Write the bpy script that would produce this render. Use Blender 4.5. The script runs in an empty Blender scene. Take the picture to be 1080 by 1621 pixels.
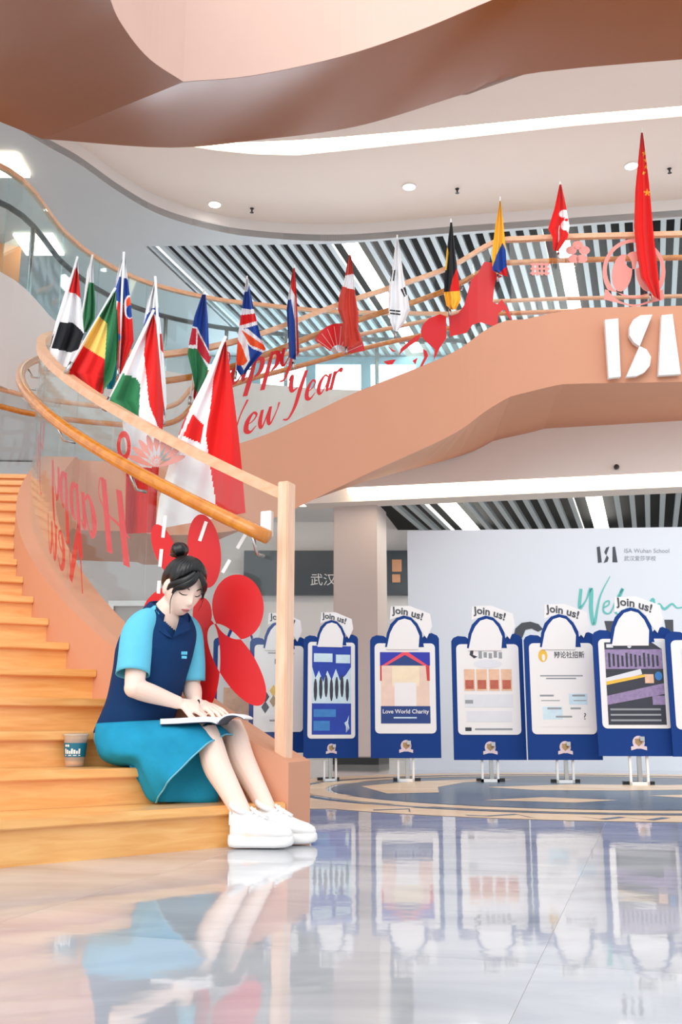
import bpy, bmesh, math, random
import numpy as np
from mathutils import Vector, Matrix, Quaternion

scene = bpy.context.scene
COL = scene.collection
random.seed(7)

# ------------------------------------------------------------------ camera
FPX = 35.0 / 36.0 * 1621.0
CAMZ = 0.43
PITCH = math.atan((1150.0 - 810.5) / FPX)
cam_data = bpy.data.cameras.new('camera')
cam_data.sensor_fit = 'VERTICAL'
cam_data.sensor_height = 36.0
cam_data.lens = 35.0
cam_data.clip_start = 0.05
cam = bpy.data.objects.new('camera', cam_data)
cam.location = (0, 0, CAMZ)
cam.rotation_euler = (math.pi / 2 + PITCH, 0, 0)
COL.objects.link(cam)
scene.camera = cam

# ------------------------------------------------------------------ world, sun, exposure
world = bpy.data.worlds.new('world')
scene.world = world
world.use_nodes = True
bg = world.node_tree.nodes['Background']
bg.inputs['Color'].default_value = (0.90, 0.95, 1.0, 1)
bg.inputs['Strength'].default_value = 1.2
sun_data = bpy.data.lights.new('sun', 'SUN')
sun_data.energy = 1.5
sun_data.angle = math.radians(50)
sun_data.color = (1.0, 0.96, 0.90)
sun = bpy.data.objects.new('sun', sun_data)
sun.rotation_euler = (math.radians(58), 0, math.radians(-22))
COL.objects.link(sun)
scene.view_settings.view_transform = 'Standard'
scene.view_settings.look = 'None'
scene.view_settings.gamma = 1.0
scene.view_settings.use_curve_mapping = False
scene.view_settings.exposure = 0.05

# ------------------------------------------------------------------ measuring helpers (photo pixel -> place)
CP, SP = math.cos(PITCH), math.sin(PITCH)
def ray(x, y):
    v = (810.5 - y) / FPX
    return np.array([(x - 540.0) / FPX, CP - SP * v, SP + CP * v])
def at(x, y, Y):
    r = ray(x, y); t = Y / r[1]
    return np.array([r[0] * t, Y, CAMZ + r[2] * t])
def atz(x, y, z):
    r = ray(x, y); t = (z - CAMZ) / r[2]
    return np.array([r[0] * t, r[1] * t, z])

# ------------------------------------------------------------------ materials
def lin(c):
    r = []
    for v in c:
        v = v / 255.0
        r.append(v / 12.92 if v <= 0.04045 else ((v + 0.055) / 1.055) ** 2.4)
    return (r[0], r[1], r[2], 1.0)
MATS = {}
def mat(name, rgb, rough=0.5, vary=0.06, scale=8.0, metal=0.0, spec=0.5, bump=0.0, bscale=60.0, emit=0.0, ior=None, sss=0.0, stretch=None):
    if name in MATS: return MATS[name]
    m = bpy.data.materials.new(name); m.use_nodes = True
    nt = m.node_tree; b = nt.nodes['Principled BSDF']
    c = lin(rgb)
    tc = nt.nodes.new('ShaderNodeTexCoord')
    mp = nt.nodes.new('ShaderNodeMapping')
    nt.links.new(tc.outputs['Object'], mp.inputs['Vector'])
    if stretch: mp.inputs['Scale'].default_value = stretch
    nz = nt.nodes.new('ShaderNodeTexNoise'); nz.inputs['Scale'].default_value = scale; nz.inputs['Detail'].default_value = 4
    nt.links.new(mp.outputs[0], nz.inputs['Vector'])
    mx = nt.nodes.new('ShaderNodeMix'); mx.data_type = 'RGBA'
    mx.inputs['A'].default_value = [min(1, v * (1 - vary)) for v in c[:3]] + [1]
    mx.inputs['B'].default_value = [min(1, v * (1 + vary)) for v in c[:3]] + [1]
    nt.links.new(nz.outputs['Fac'], mx.inputs['Factor'])
    nt.links.new(mx.outputs['Result'], b.inputs['Base Color'])
    b.inputs['Roughness'].default_value = rough
    b.inputs['Metallic'].default_value = metal
    b.inputs['Specular IOR Level'].default_value = spec
    if ior: b.inputs['IOR'].default_value = ior
    if sss:
        b.inputs['Subsurface Weight'].default_value = sss
        b.inputs['Subsurface Radius'].default_value = (0.012, 0.005, 0.003)
    if bump:
        n2 = nt.nodes.new('ShaderNodeTexNoise'); n2.inputs['Scale'].default_value = bscale; n2.inputs['Detail'].default_value = 5
        nt.links.new(mp.outputs[0], n2.inputs['Vector'])
        bp = nt.nodes.new('ShaderNodeBump'); bp.inputs['Strength'].default_value = bump; bp.inputs['Distance'].default_value = 0.01
        nt.links.new(n2.outputs['Fac'], bp.inputs['Height']); nt.links.new(bp.outputs[0], b.inputs['Normal'])
    if emit:
        b.inputs['Emission Color'].default_value = c; b.inputs['Emission Strength'].default_value = emit
    MATS[name] = m
    return m

def glass_mat(name, tint, refl=1.0, frost=0.0):
    m = bpy.data.materials.new(name); m.use_nodes = True
    nt = m.node_tree; nt.nodes.clear()
    out = nt.nodes.new('ShaderNodeOutputMaterial')
    tr = nt.nodes.new('ShaderNodeBsdfTransparent'); tr.inputs['Color'].default_value = (*tint, 1)
    gl = nt.nodes.new('ShaderNodeBsdfGlossy'); gl.inputs['Roughness'].default_value = 0.02; gl.inputs['Color'].default_value = (0.95, 1, 1, 1)
    lw = nt.nodes.new('ShaderNodeLayerWeight'); lw.inputs['Blend'].default_value = 0.5
    pw = nt.nodes.new('ShaderNodeMath'); pw.operation = 'POWER'; pw.inputs[1].default_value = 5.0
    nt.links.new(lw.outputs['Facing'], pw.inputs[0])
    fr = nt.nodes.new('ShaderNodeMath'); fr.operation = 'MULTIPLY_ADD'; fr.inputs[1].default_value = 0.6; fr.inputs[2].default_value = 0.035
    nt.links.new(pw.outputs[0], fr.inputs[0])
    nz = nt.nodes.new('ShaderNodeTexNoise'); nz.inputs['Scale'].default_value = 3.0
    mm = nt.nodes.new('ShaderNodeMath'); mm.operation = 'MULTIPLY'; mm.inputs[1].default_value = refl
    nt.links.new(fr.outputs[0], mm.inputs[0])
    mix = nt.nodes.new('ShaderNodeMixShader')
    nt.links.new(mm.outputs[0], mix.inputs[0]); nt.links.new(tr.outputs[0], mix.inputs[1]); nt.links.new(gl.outputs[0], mix.inputs[2])
    last = mix
    if frost:
        df = nt.nodes.new('ShaderNodeBsdfDiffuse'); df.inputs['Color'].default_value = (0.9, 0.93, 0.93, 1)
        m3 = nt.nodes.new('ShaderNodeMath'); m3.operation = 'MULTIPLY'; m3.inputs[1].default_value = frost * 2
        nt.links.new(nz.outputs['Fac'], m3.inputs[0])
        m2 = nt.nodes.new('ShaderNodeMixShader')
        nt.links.new(m3.outputs[0], m2.inputs[0]); nt.links.new(mix.outputs[0], m2.inputs[1]); nt.links.new(df.outputs[0], m2.inputs[2])
        last = m2
    nt.links.new(last.outputs[0], out.inputs['Surface'])
    MATS[name] = m
    return m

def wood_mat(name, c1, c2, rough, stretch, coat=0.0):
    m = bpy.data.materials.new(name); m.use_nodes = True
    nt = m.node_tree; b = nt.nodes['Principled BSDF']
    tc = nt.nodes.new('ShaderNodeTexCoord'); mp = nt.nodes.new('ShaderNodeMapping')
    mp.inputs['Scale'].default_value = stretch
    oi = nt.nodes.new('ShaderNodeObjectInfo')
    va = nt.nodes.new('ShaderNodeVectorMath'); va.operation = 'ADD'
    nt.links.new(tc.outputs['Object'], va.inputs[0])
    nt.links.new(oi.outputs['Random'], va.inputs[1])
    nt.links.new(va.outputs[0], mp.inputs['Vector'])
    nz = nt.nodes.new('ShaderNodeTexNoise'); nz.inputs['Scale'].default_value = 3.0; nz.inputs['Detail'].default_value = 8; nz.inputs['Distortion'].default_value = 0.6
    nt.links.new(mp.outputs[0], nz.inputs['Vector'])
    cr = nt.nodes.new('ShaderNodeValToRGB')
    cr.color_ramp.elements[0].position = 0.3; cr.color_ramp.elements[0].color = lin(c1)
    cr.color_ramp.elements[1].position = 0.7; cr.color_ramp.elements[1].color = lin(c2)
    nt.links.new(nz.outputs['Fac'], cr.inputs[0])
    nt.links.new(cr.outputs[0], b.inputs['Base Color'])
    b.inputs['Roughness'].default_value = rough
    b.inputs['Coat Weight'].default_value = coat
    b.inputs['Coat Roughness'].default_value = 0.15
    MATS[name] = m
    return m

wood_mat('stair_wood', (234, 164, 88), (250, 194, 122), 0.35, (1.5, 1.5, 14), 0.25)
wood_mat('handrail_wood', (196, 112, 24), (226, 146, 52), 0.22, (6, 6, 6), 0.5)
wood_mat('rail_wood', (224, 168, 128), (240, 192, 156), 0.4, (5, 5, 10), 0.1)
wood_mat('post_wood', (232, 182, 148), (246, 206, 176), 0.45, (14, 14, 1.5), 0.0)
mat('peach', (213, 150, 118), 0.55, 0.03, 3)
mat('peach_lit', (234, 198, 182), 0.5, 0.03, 3)  # lit copy of peach: light on the upper stair face put into the colour
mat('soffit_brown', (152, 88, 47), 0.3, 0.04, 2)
mat('white_plaster', (232, 229, 228), 0.6, 0.02, 2)
mat('ceiling_beige', (240, 228, 220), 0.6, 0.02, 2)
mat('ceiling_shade_grey', (192, 197, 200), 0.55, 0.03, 2)  # unlit look of the far ceiling put into its colour
mat('column_pink', (222, 206, 200), 0.5, 0.02, 2)
mat('slat_grey', (186, 196, 200), 0.5, 0.03, 6)
mat('void_dark', (16, 18, 20), 0.9, 0.2, 3)
mat('sign_dark', (74, 84, 92), 0.4, 0.05, 3)
mat('white_paint', (244, 244, 244), 0.35, 0.015, 5)
mat('steel', (190, 190, 188), 0.25, 0.03, 10, metal=1.0)
mat('black_metal', (36, 38, 40), 0.4, 0.1, 10)
mat('orange_wall', (230, 150, 92), 0.5, 0.04, 2)
mat('backdrop', (226, 232, 240), 0.5, 0.015, 1.5)
mat('decal_red', (214, 20, 26), 0.4, 0.04, 6)
mat('decal_pink', (232, 150, 140), 0.45, 0.05, 6)
mat('decal_white', (248, 246, 244), 0.4, 0.02, 6)
mat('teal_ink', (104, 196, 190), 0.5, 0.06, 10)
mat('dark_ink', (70, 74, 82), 0.5, 0.06, 10)
mat('grey_ink', (150, 154, 160), 0.5, 0.06, 10)
mat('lamp_white', (255, 250, 240), 0.5, 0.0, 1, emit=10.0)
mat('lamp_warm', (255, 240, 214), 0.5, 0.0, 1, emit=4.5)
mat('window_light', (236, 244, 252), 0.5, 0.0, 1, emit=4.0)
mat('mullion', (150, 192, 208), 0.4, 0.03, 4)
glass_mat('glass', (0.97, 0.985, 0.98), 0.7, 0.008)
glass_mat('glass_teal', (0.84, 0.94, 0.95), 1.2, 0.04)

# floor marble
def floor_mat(name, c1, c2, rough=0.05, ior=2.3, vein=True, scale=0.9, spec=0.5):
    m = bpy.data.materials.new(name); m.use_nodes = True
    nt = m.node_tree; b = nt.nodes['Principled BSDF']
    g = nt.nodes.new('ShaderNodeNewGeometry')
    oi = nt.nodes.new('ShaderNodeObjectInfo')
    va = nt.nodes.new('ShaderNodeVectorMath'); va.operation = 'MULTIPLY_ADD'
    va.inputs[1].default_value = (7, 7, 7)
    nt.links.new(oi.outputs['Random'], va.inputs[0]); nt.links.new(g.outputs['Position'], va.inputs[2])
    mp = nt.nodes.new('ShaderNodeMapping'); mp.inputs['Scale'].default_value = (1.0, 2.6, 1.0); mp.inputs['Rotation'].default_value = (0, 0, 0.3)
    nt.links.new(va.outputs[0], mp.inputs['Vector'])
    nz = nt.nodes.new('ShaderNodeTexNoise'); nz.inputs['Scale'].default_value = scale; nz.inputs['Detail'].default_value = 9; nz.inputs['Distortion'].default_value = 1.4
    nt.links.new(mp.outputs[0], nz.inputs['Vector'])
    cr = nt.nodes.new('ShaderNodeValToRGB')
    cr.color_ramp.elements[0].position = 0.34; cr.color_ramp.elements[0].color = lin(c1)
    cr.color_ramp.elements[1].position = 0.62; cr.color_ramp.elements[1].color = lin(c2)
    nt.links.new(nz.outputs['Fac'], cr.inputs[0]); nt.links.new(cr.outputs[0], b.inputs['Base Color'])
    b.inputs['Roughness'].default_value = rough
    b.inputs['IOR'].default_value = ior; b.inputs['Specular IOR Level'].default_value = spec
    n2 = nt.nodes.new('ShaderNodeTexNoise'); n2.inputs['Scale'].default_value = 9.0; n2.inputs['Detail'].default_value = 2
    nt.links.new(g.outputs['Position'], n2.inputs['Vector'])
    bp = nt.nodes.new('ShaderNodeBump'); bp.inputs['Strength'].default_value = 0.02; bp.inputs['Distance'].default_value = 0.02
    nt.links.new(n2.outputs['Fac'], bp.inputs['Height']); nt.links.new(bp.outputs[0], b.inputs['Normal'])
    MATS[name] = m
    return m
floor_mat('marble', (170, 173, 179), (204, 205, 209))
floor_mat('inlay_beige', (226, 190, 146), (240, 210, 172), rough=.25, ior=1.45, spec=.2)
floor_mat('inlay_slate', (50, 76, 98), (76, 100, 120), rough=.25, ior=1.45, spec=.2)
floor_mat('joint', (176, 176, 178), (186, 186, 188), rough=0.3, ior=1.5)

# ------------------------------------------------------------------ mesh helpers
def mesh_obj(name, verts, faces, material, parent=None, smooth=False, mats=None, midx=None, bevel=0.0):
    me = bpy.data.meshes.new(name)
    me.from_pydata([tuple(float(c) for c in v) for v in verts], [], [tuple(f) for f in faces])
    if mats:
        for k in mats: me.materials.append(MATS[k])
        if midx is not None: me.polygons.foreach_set('material_index', np.array(midx, dtype=np.int32))
    else:
        me.materials.append(MATS[material])
    if smooth: me.polygons.foreach_set('use_smooth', np.ones(len(me.polygons), dtype=bool))
    me.update()
    bm = bmesh.new(); bm.from_mesh(me); bmesh.ops.recalc_face_normals(bm, faces=bm.faces)
    if bevel:
        bmesh.ops.bevel(bm, geom=[e for e in bm.edges if len(e.link_faces) == 2 and e.calc_face_angle(0) > 0.6], offset=bevel, segments=2, affect='EDGES')
    bm.to_mesh(me); bm.free()
    o = bpy.data.objects.new(name, me); COL.objects.link(o)
    if parent: o.parent = parent
    return o
def thing(name, label=None, cat=None, group=None, kind=None, loc=(0, 0, 0)):
    o = bpy.data.objects.new(name, None); o.empty_display_size = 0.1; o.location = loc; COL.objects.link(o)
    return tag(o, label, cat, group, kind)
def tag(o, label=None, cat=None, group=None, kind=None):
    if label: o['label'] = label
    if cat: o['category'] = cat
    if group: o['group'] = group
    if kind: o['kind'] = kind
    return o
def box(x0, x1, y0, y1, z0, z1):
    v = [(x0, y0, z0), (x1, y0, z0), (x1, y1, z0), (x0, y1, z0), (x0, y0, z1), (x1, y0, z1), (x1, y1, z1), (x0, y1, z1)]
    f = [(0, 1, 2, 3), (4, 5, 6, 7), (0, 1, 5, 4), (1, 2, 6, 5), (2, 3, 7, 6), (3, 0, 4, 7)]
    return v, f
def obox(c, ux, uy, uz, hx, hy, hz):
    c = np.array(c, float); v = []
    for sz in (-1, 1):
        for sx, sy in ((-1, -1), (1, -1), (1, 1), (-1, 1)):
            v.append(c + np.array(ux) * hx * sx + np.array(uy) * hy * sy + np.array(uz) * hz * sz)
    return v, box(0, 1, 0, 1, 0, 1)[1]
def prism(poly, vec):
    """poly: planar list of 3D points, extruded by vec."""
    n = len(poly); vec = np.array(vec, float)
    v = [np.array(p, float) for p in poly] + [np.array(p, float) + vec for p in poly]
    f = [tuple(range(n)), tuple(range(2 * n - 1, n - 1, -1))] + [(i, (i + 1) % n, n + (i + 1) % n, n + i) for i in range(n)]
    return v, f
def slab(poly2, z0, z1):
    return prism([(p[0], p[1], z0) for p in poly2], (0, 0, z1 - z0))
def norm(v):
    v = np.array(v, float); return v / (np.linalg.norm(v) + 1e-12)
def tube(path, radii, sides=10, caps=True, flat=None):
    """closed tube through path points; radii scalar, list, or list of (a,b)."""
    P = [np.array(p, float) for p in path]; n = len(P)
    if not hasattr(radii, '__len__'): radii = [radii] * n
    T = [norm(P[min(i + 1, n - 1)] - P[max(i - 1, 0)]) for i in range(n)]
    ref = np.array(flat, float) if flat is not None else (np.array([0, 0, 1.0]) if abs(T[0][2]) < 0.9 else np.array([1.0, 0, 0]))
    v = []; f = []
    a = norm(ref - T[0] * np.dot(ref, T[0]))
    for i in range(n):
        a = norm((ref if flat is not None else a) - T[i] * np.dot((ref if flat is not None else a), T[i])); b = np.cross(T[i], a)
        ra, rb = radii[i] if hasattr(radii[i], '__len__') else (radii[i], radii[i])
        for k in range(sides):
            t = 2 * math.pi * k / sides
            v.append(P[i] + a * ra * math.cos(t) + b * rb * math.sin(t))
    for i in range(n - 1):
        for k in range(sides):
            k2 = (k + 1) % sides
            f.append((i * sides + k, i * sides + k2, (i + 1) * sides + k2, (i + 1) * sides + k))
    if caps:
        f.append(tuple(range(sides))); f.append(tuple(range((n - 1) * sides, n * sides)))
    return v, f
def loft(rings, caps=True):
    n = len(rings[0]); v = [p for r in rings for p in r]; f = []
    for i in range(len(rings) - 1):
        for k in range(n):
            k2 = (k + 1) % n
            f.append((i * n + k, i * n + k2, (i + 1) * n + k2, (i + 1) * n + k))
    if caps:
        f.append(tuple(range(n))); f.append(tuple(range((len(rings) - 1) * n, len(rings) * n)))
    return v, f
def merge(parts):
    V = []; F = []
    for v, f in parts:
        o = len(V); V += list(v); F += [tuple(i + o for i in q) for q in f]
    return V, F
def sphere(c, r, nu=16, nv=10, M=None):
    v = []; f = []
    r = r if hasattr(r, '__len__') else (r, r, r)
    for j in range(nv + 1):
        ph = math.pi * j / nv
        for i in range(nu):
            th = 2 * math.pi * i / nu
            p = np.array([r[0] * math.sin(ph) * math.cos(th), r[1] * math.sin(ph) * math.sin(th), r[2] * math.cos(ph)])
            if M is not None: p = M @ p
            v.append(np.array(c) + p)
    for j in range(nv):
        for i in range(nu):
            i2 = (i + 1) % nu
            f.append((j * nu + i, j * nu + i2, (j + 1) * nu + i2, (j + 1) * nu + i))
    return v, f
def catmull(P, per=8):
    P = [np.array(p, float) for p in P]; out = []
    Q = [2 * P[0] - P[1]] + P + [2 * P[-1] - P[-2]]
    for i in range(1, len(Q) - 2):
        for k in range(per):
            t = k / per
            out.append(0.5 * (2 * Q[i] + (Q[i + 1] - Q[i - 1]) * t + (2 * Q[i - 1] - 5 * Q[i] + 4 * Q[i + 1] - Q[i + 2]) * t * t + (3 * Q[i] - Q[i - 1] - 3 * Q[i + 1] + Q[i + 2]) * t ** 3))
    out.append(P[-1]); return out
def text2d(body, size=1.0, shear=0.0, offset=0.0, align='LEFT'):
    c = bpy.data.curves.new('lettering', 'FONT'); c.body = body; c.size = size; c.shear = shear; c.offset = offset; c.align_x = align
    c.resolution_u = 3
    o = bpy.data.objects.new('lettering', c); COL.objects.link(o)
    dg = bpy.context.evaluated_depsgraph_get()
    me = bpy.data.meshes.new_from_object(o.evaluated_get(dg))
    v = [(p.co.x, p.co.y) for p in me.vertices]; f = [tuple(q.vertices) for q in me.polygons]
    bpy.data.objects.remove(o); bpy.data.curves.remove(c); bpy.data.meshes.remove(me)
    return v, f
def flat_obj(name, v2, f2, fn, material, parent, thick_dir=None):
    o = mesh_obj(name, [fn(a, b) for a, b in v2], f2, material, parent)
    return o
def poly_tess(poly):
    """triangulate a 2D polygon -> verts, faces"""
    bm = bmesh.new()
    vs = [bm.verts.new((p[0], p[1], 0)) for p in poly]
    fa = bm.faces.new(vs)
    bmesh.ops.triangulate(bm, faces=[fa])
    bm.verts.index_update()
    v = [(q.co.x, q.co.y) for q in bm.verts]; f = [tuple(q.index for q in t.verts) for t in bm.faces]
    bm.free(); return v, f
def ellipse(cx, cy, rx, ry, ang=0, n=28):
    a = math.radians(ang); r = []
    for k in range(n):
        t = 2 * math.pi * k / n; x = rx * math.cos(t); y = ry * math.sin(t)
        r.append((cx + x * math.cos(a) - y * math.sin(a), cy + x * math.sin(a) + y * math.cos(a)))
    return r
def inside(p, poly):
    x, y = p; c = False; n = len(poly)
    for i in range(n):
        x1, y1 = poly[i]; x2, y2 = poly[i - 1]
        if (y1 > y) != (y2 > y) and x < (x2 - x1) * (y - y1) / (y2 - y1) + x1: c = not c
    return c
# ------------------------------------------------------------------ the stair line (inner ends of the treads), measured from the photograph
PX = [-1.63110480e-04, 1.08952754e-02, -2.77462659e-01, 5.70487485e-02]
PY = [-1.16092292e-04, 1.01796549e-02, 6.60457980e-02, 3.88069368e+00]
RISE, R0, NLOW = 0.132, 0.016, 18
FFL = 4.20
def znose(n): return n * RISE + R0
low_n = np.arange(0.97, 18.01, 0.2433)
low = [(np.polyval(PX, n), np.polyval(PY, n), znose(n)) for n in low_n]
LAND = znose(18)
ctrl = [low[-4], low[-1], (-2.36, 7.93, LAND), (-2.22, 8.10, LAND), (-1.96, 8.19, LAND), (-1.60, 8.26, LAND),
        (-0.95, 8.48, 2.62), (-0.06, 9.08, 3.23), (1.04, 9.59, 3.84), (1.70, 9.64, FFL), (2.4, 9.58, FFL), (3.52, 9.52, FFL), (5.2, 9.42, FFL)]
up = catmull(ctrl, 8)[8:]
raw = low[:-1] + [tuple(p) for p in up]
raw = np.array(raw)
raw[:, 2] = np.clip(raw[:, 2], 0, FFL)
i_land = len(low) - 1
for i in range(i_land, i_land + 33): raw[i, 2] = LAND
XY = raw[:, :2]; ZN = raw[:, 2]
NP_ = len(XY)
seg = np.hypot(*(XY[1:] - XY[:-1]).T); S = np.concatenate([[0], np.cumsum(seg)])
tan = np.array([norm(XY[min(i + 1, NP_ - 1)] - XY[max(i - 1, 0)]) for i in range(NP_)])
RGT = np.stack([tan[:, 1], -tan[:, 0]], 1)
# direction of each tread towards the outer side
LEFT = np.zeros((NP_, 2)); W = np.zeros(NP_)
for i in range(NP_):
    if i <= i_land:
        n = low_n[min(i, len(low_n) - 1)]
        a = math.radians(np.interp(n, [1, 16, 18], [221, 185, 184])); LEFT[i] = (math.cos(a), math.sin(a)); W[i] = np.interp(n, [1, 18], [1.6, 1.15])
    else:
        LEFT[i] = -RGT[i]; W[i] = np.interp(i - i_land, [0, 40], [1.15, 1.25])
for _ in range(3):
    L2 = LEFT.copy()
    for i in range(1, NP_ - 1): L2[i] = norm(LEFT[i - 1] + LEFT[i] * 2 + LEFT[i + 1])
    LEFT = L2
OUT = XY + LEFT * W[:, None]
ZTOP = ZN + np.interp(S, [0, S[i_land], S[i_land + 40], S[i_land + 66], S[i_land + 72]], [0.15, 0.16, 0.21, 0.24, 0.34])
ZBOT = ZN - np.interp(S, [0, S[i_land - 6], S[i_land], S[i_land + 30], S[i_land + 40], S[i_land + 48], S[i_land + 62], S[i_land + 70]], [0.42, 0.48, 0.42, 0.40, 0.56, 0.62, 0.60, 0.46])
ZRAIL = ZN + 1.2
def pos(s, r=0.0, z='n', dz=0.0):
    x = np.interp(s, S, XY[:, 0]); y = np.interp(s, S, XY[:, 1])
    rx = np.interp(s, S, RGT[:, 0]); ry = np.interp(s, S, RGT[:, 1])
    zz = np.interp(s, S, {'n': ZN, 't': ZTOP, 'b': ZBOT, 'r': ZRAIL}[z])
    return np.array([x + rx * r, y + ry * r, zz + dz])
def s_of_n(n): return float(np.interp(n, low_n, S[:len(low_n)]))
def px_of(p):
    v = np.array(p) - np.array([0, 0, CAMZ]); w = v[1] * CP + v[2] * SP; u = -v[1] * SP + v[2] * CP
    return 540 + FPX * v[0] / w, 810.5 - FPX * u / w
GL = 0.08      # glass line, to the right of the tread ends
def s_of_px(x, lo, hi):
    ss = np.linspace(lo, hi, 400); xs = [px_of(pos(q, GL, 'r', -0.5))[0] for q in ss]
    k = int(np.argmin(np.abs(np.array(xs) - x))); return float(ss[k])
def sweep(ss, r0, r1, zlo, zhi):
    rings = []
    for q in ss:
        a = pos(q, r0, zlo[0], zlo[1]); b = pos(q, r1, zlo[0], zlo[1]); c = pos(q, r1, zhi[0], zhi[1]); d = pos(q, r0, zhi[0], zhi[1])
        for p in (a, b): p[2] = max(p[2], 0.0)
        rings.append([a, b, c, d])
    return loft(rings)
def srange(a, b, step=0.09):
    n = max(2, int((b - a) / step) + 1); return np.linspace(a, b, n)
SEND = S[-1]

# ------------------------------------------------------------------ floor
floor = mesh_obj('floor', *box(-9, 9, -4, 15.5, -0.12, -0.001), 'joint'); tag(floor, 'polished pale grey marble floor of the atrium', None, kind='structure')
YAW = math.radians(-17)
gx = np.array([math.cos(YAW), math.sin(YAW)]); gy = np.array([-math.sin(YAW), math.cos(YAW)])
TS = 1.2
tv, tf = box(-TS / 2 + .0006, TS / 2 - .0006, -TS / 2 + .0006, TS / 2 - .0006, -0.012, 0.0)
tile0 = None
for i in range(-8, 9):
    for j in range(-3, 12):
        c = gx * (i * TS + 0.37) + gy * (j * TS + 0.2)
        if not (-5.2 < c[0] < 6.2 and -1.6 < c[1] < 13.6): continue
        if tile0 is None:
            tile0 = mesh_obj('floor_tile', tv, tf, 'marble', floor); o = tile0
        else:
            o = tile0.copy(); COL.objects.link(o)
        o.location = (c[0], c[1], 0); o.rotation_euler = (0, 0, YAW)
# round emblem let into the floor
EC = np.array([1.75, 7.25]); 
def arc_ring(r0, r1, a0, a1, n=64):
    v = []; f = []
    for k in range(n + 1):
        a = math.radians(a0 + (a1 - a0) * k / n)
        for r in (r0, r1): v.append((EC[0] + r * math.cos(a), EC[1] + r * math.sin(a), 0.0015))
    for k in range(n): f.append((2 * k, 2 * k + 1, 2 * k + 3, 2 * k + 2))
    return v, f
mesh_obj('emblem_ring', *arc_ring(2.15, 2.5, 0, 360, 96), 'inlay_beige', floor)
mesh_obj('emblem_band', *arc_ring(2.06, 2.12, 0, 360, 96), 'inlay_slate', floor)
mesh_obj('emblem_band', *arc_ring(1.86, 2.02, 0, 360, 96), 'inlay_beige', floor)
mesh_obj('emblem_field', *arc_ring(0.0, 1.82, 0, 360, 96), 'inlay_slate', floor)
def blob(name, pts, m, z=0.0022):
    v, f = poly_tess(pts); mesh_obj(name, [(EC[0] + a, EC[1] + b, z) for a, b in v], f, m, floor)
blob('emblem_swoosh', [(-1.6, .3), (-1.2, .95), (-.6, 1.35), (-.3, 1.25), (-.8, .8), (-1.05, .2), (-1.1, -.4), (-1.45, -.5)], 'inlay_beige')
blob('emblem_swoosh', [(-.7, .2), (0, .55), (.7, .45), (1.1, .65), (1.5, .3), (.9, -.05), (.2, -.2), (-.4, -.15)], 'inlay_beige')
blob('emblem_swoosh', [(.2, -.7), (.7, -.55), (1.2, -.8), (.9, -1.05), (.4, -.95)], 'inlay_beige')
blob('emblem_swoosh', [(-.9, -1.1), (-.5, -.85), (-.1, -1.1), (-.4, -1.3)], 'inlay_beige')
for k, zz in enumerate(([0, .18, .02], [.0, .0, .16, .0], [.14, 0, .14, 0, .14], [.0, .12], [.0, .16, .0, .16])):     # dark zigzag marks on the ring
    a0 = math.radians(-131 + k * 13); v = []; f = []
    for j, q in enumerate(zz):
        for e in (-.018, .018):
            a = a0 + j * .045 + e * .4; r = 2.41 - q + e; v.append((EC[0] + r * math.cos(a), EC[1] + r * math.sin(a), .0022))
    for j in range(len(zz) - 1): f.append((2 * j, 2 * j + 1, 2 * j + 3, 2 * j + 2))
    mesh_obj('emblem_mark', v, f, 'inlay_slate', floor)
for (cx, cy, L, wv, a) in [(-.6, 5.6, 1.3, .16, .12), (-.3, 6.6, 1.5, .12, .05), (.1, 7.3, 1.6, .1, -.1), (-.5, 8.0, 1.4, .12, .1)]:
    v, f = poly_tess([(cx + math.cos(a) * L * t + math.cos(a + 1.57) * wv * math.sin(t * 3.14) * s_, cy + math.sin(a) * L * t + math.sin(a + 1.57) * wv * math.sin(t * 3.14) * s_) for s_, rng in ((1, range(0, 13)), (-1, range(11, 0, -1))) for t in [q / 12 for q in rng]])
    mesh_obj('floor_inlay', [(p, q, 0.0012) for p, q in v], f, 'inlay_beige', floor)

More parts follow.
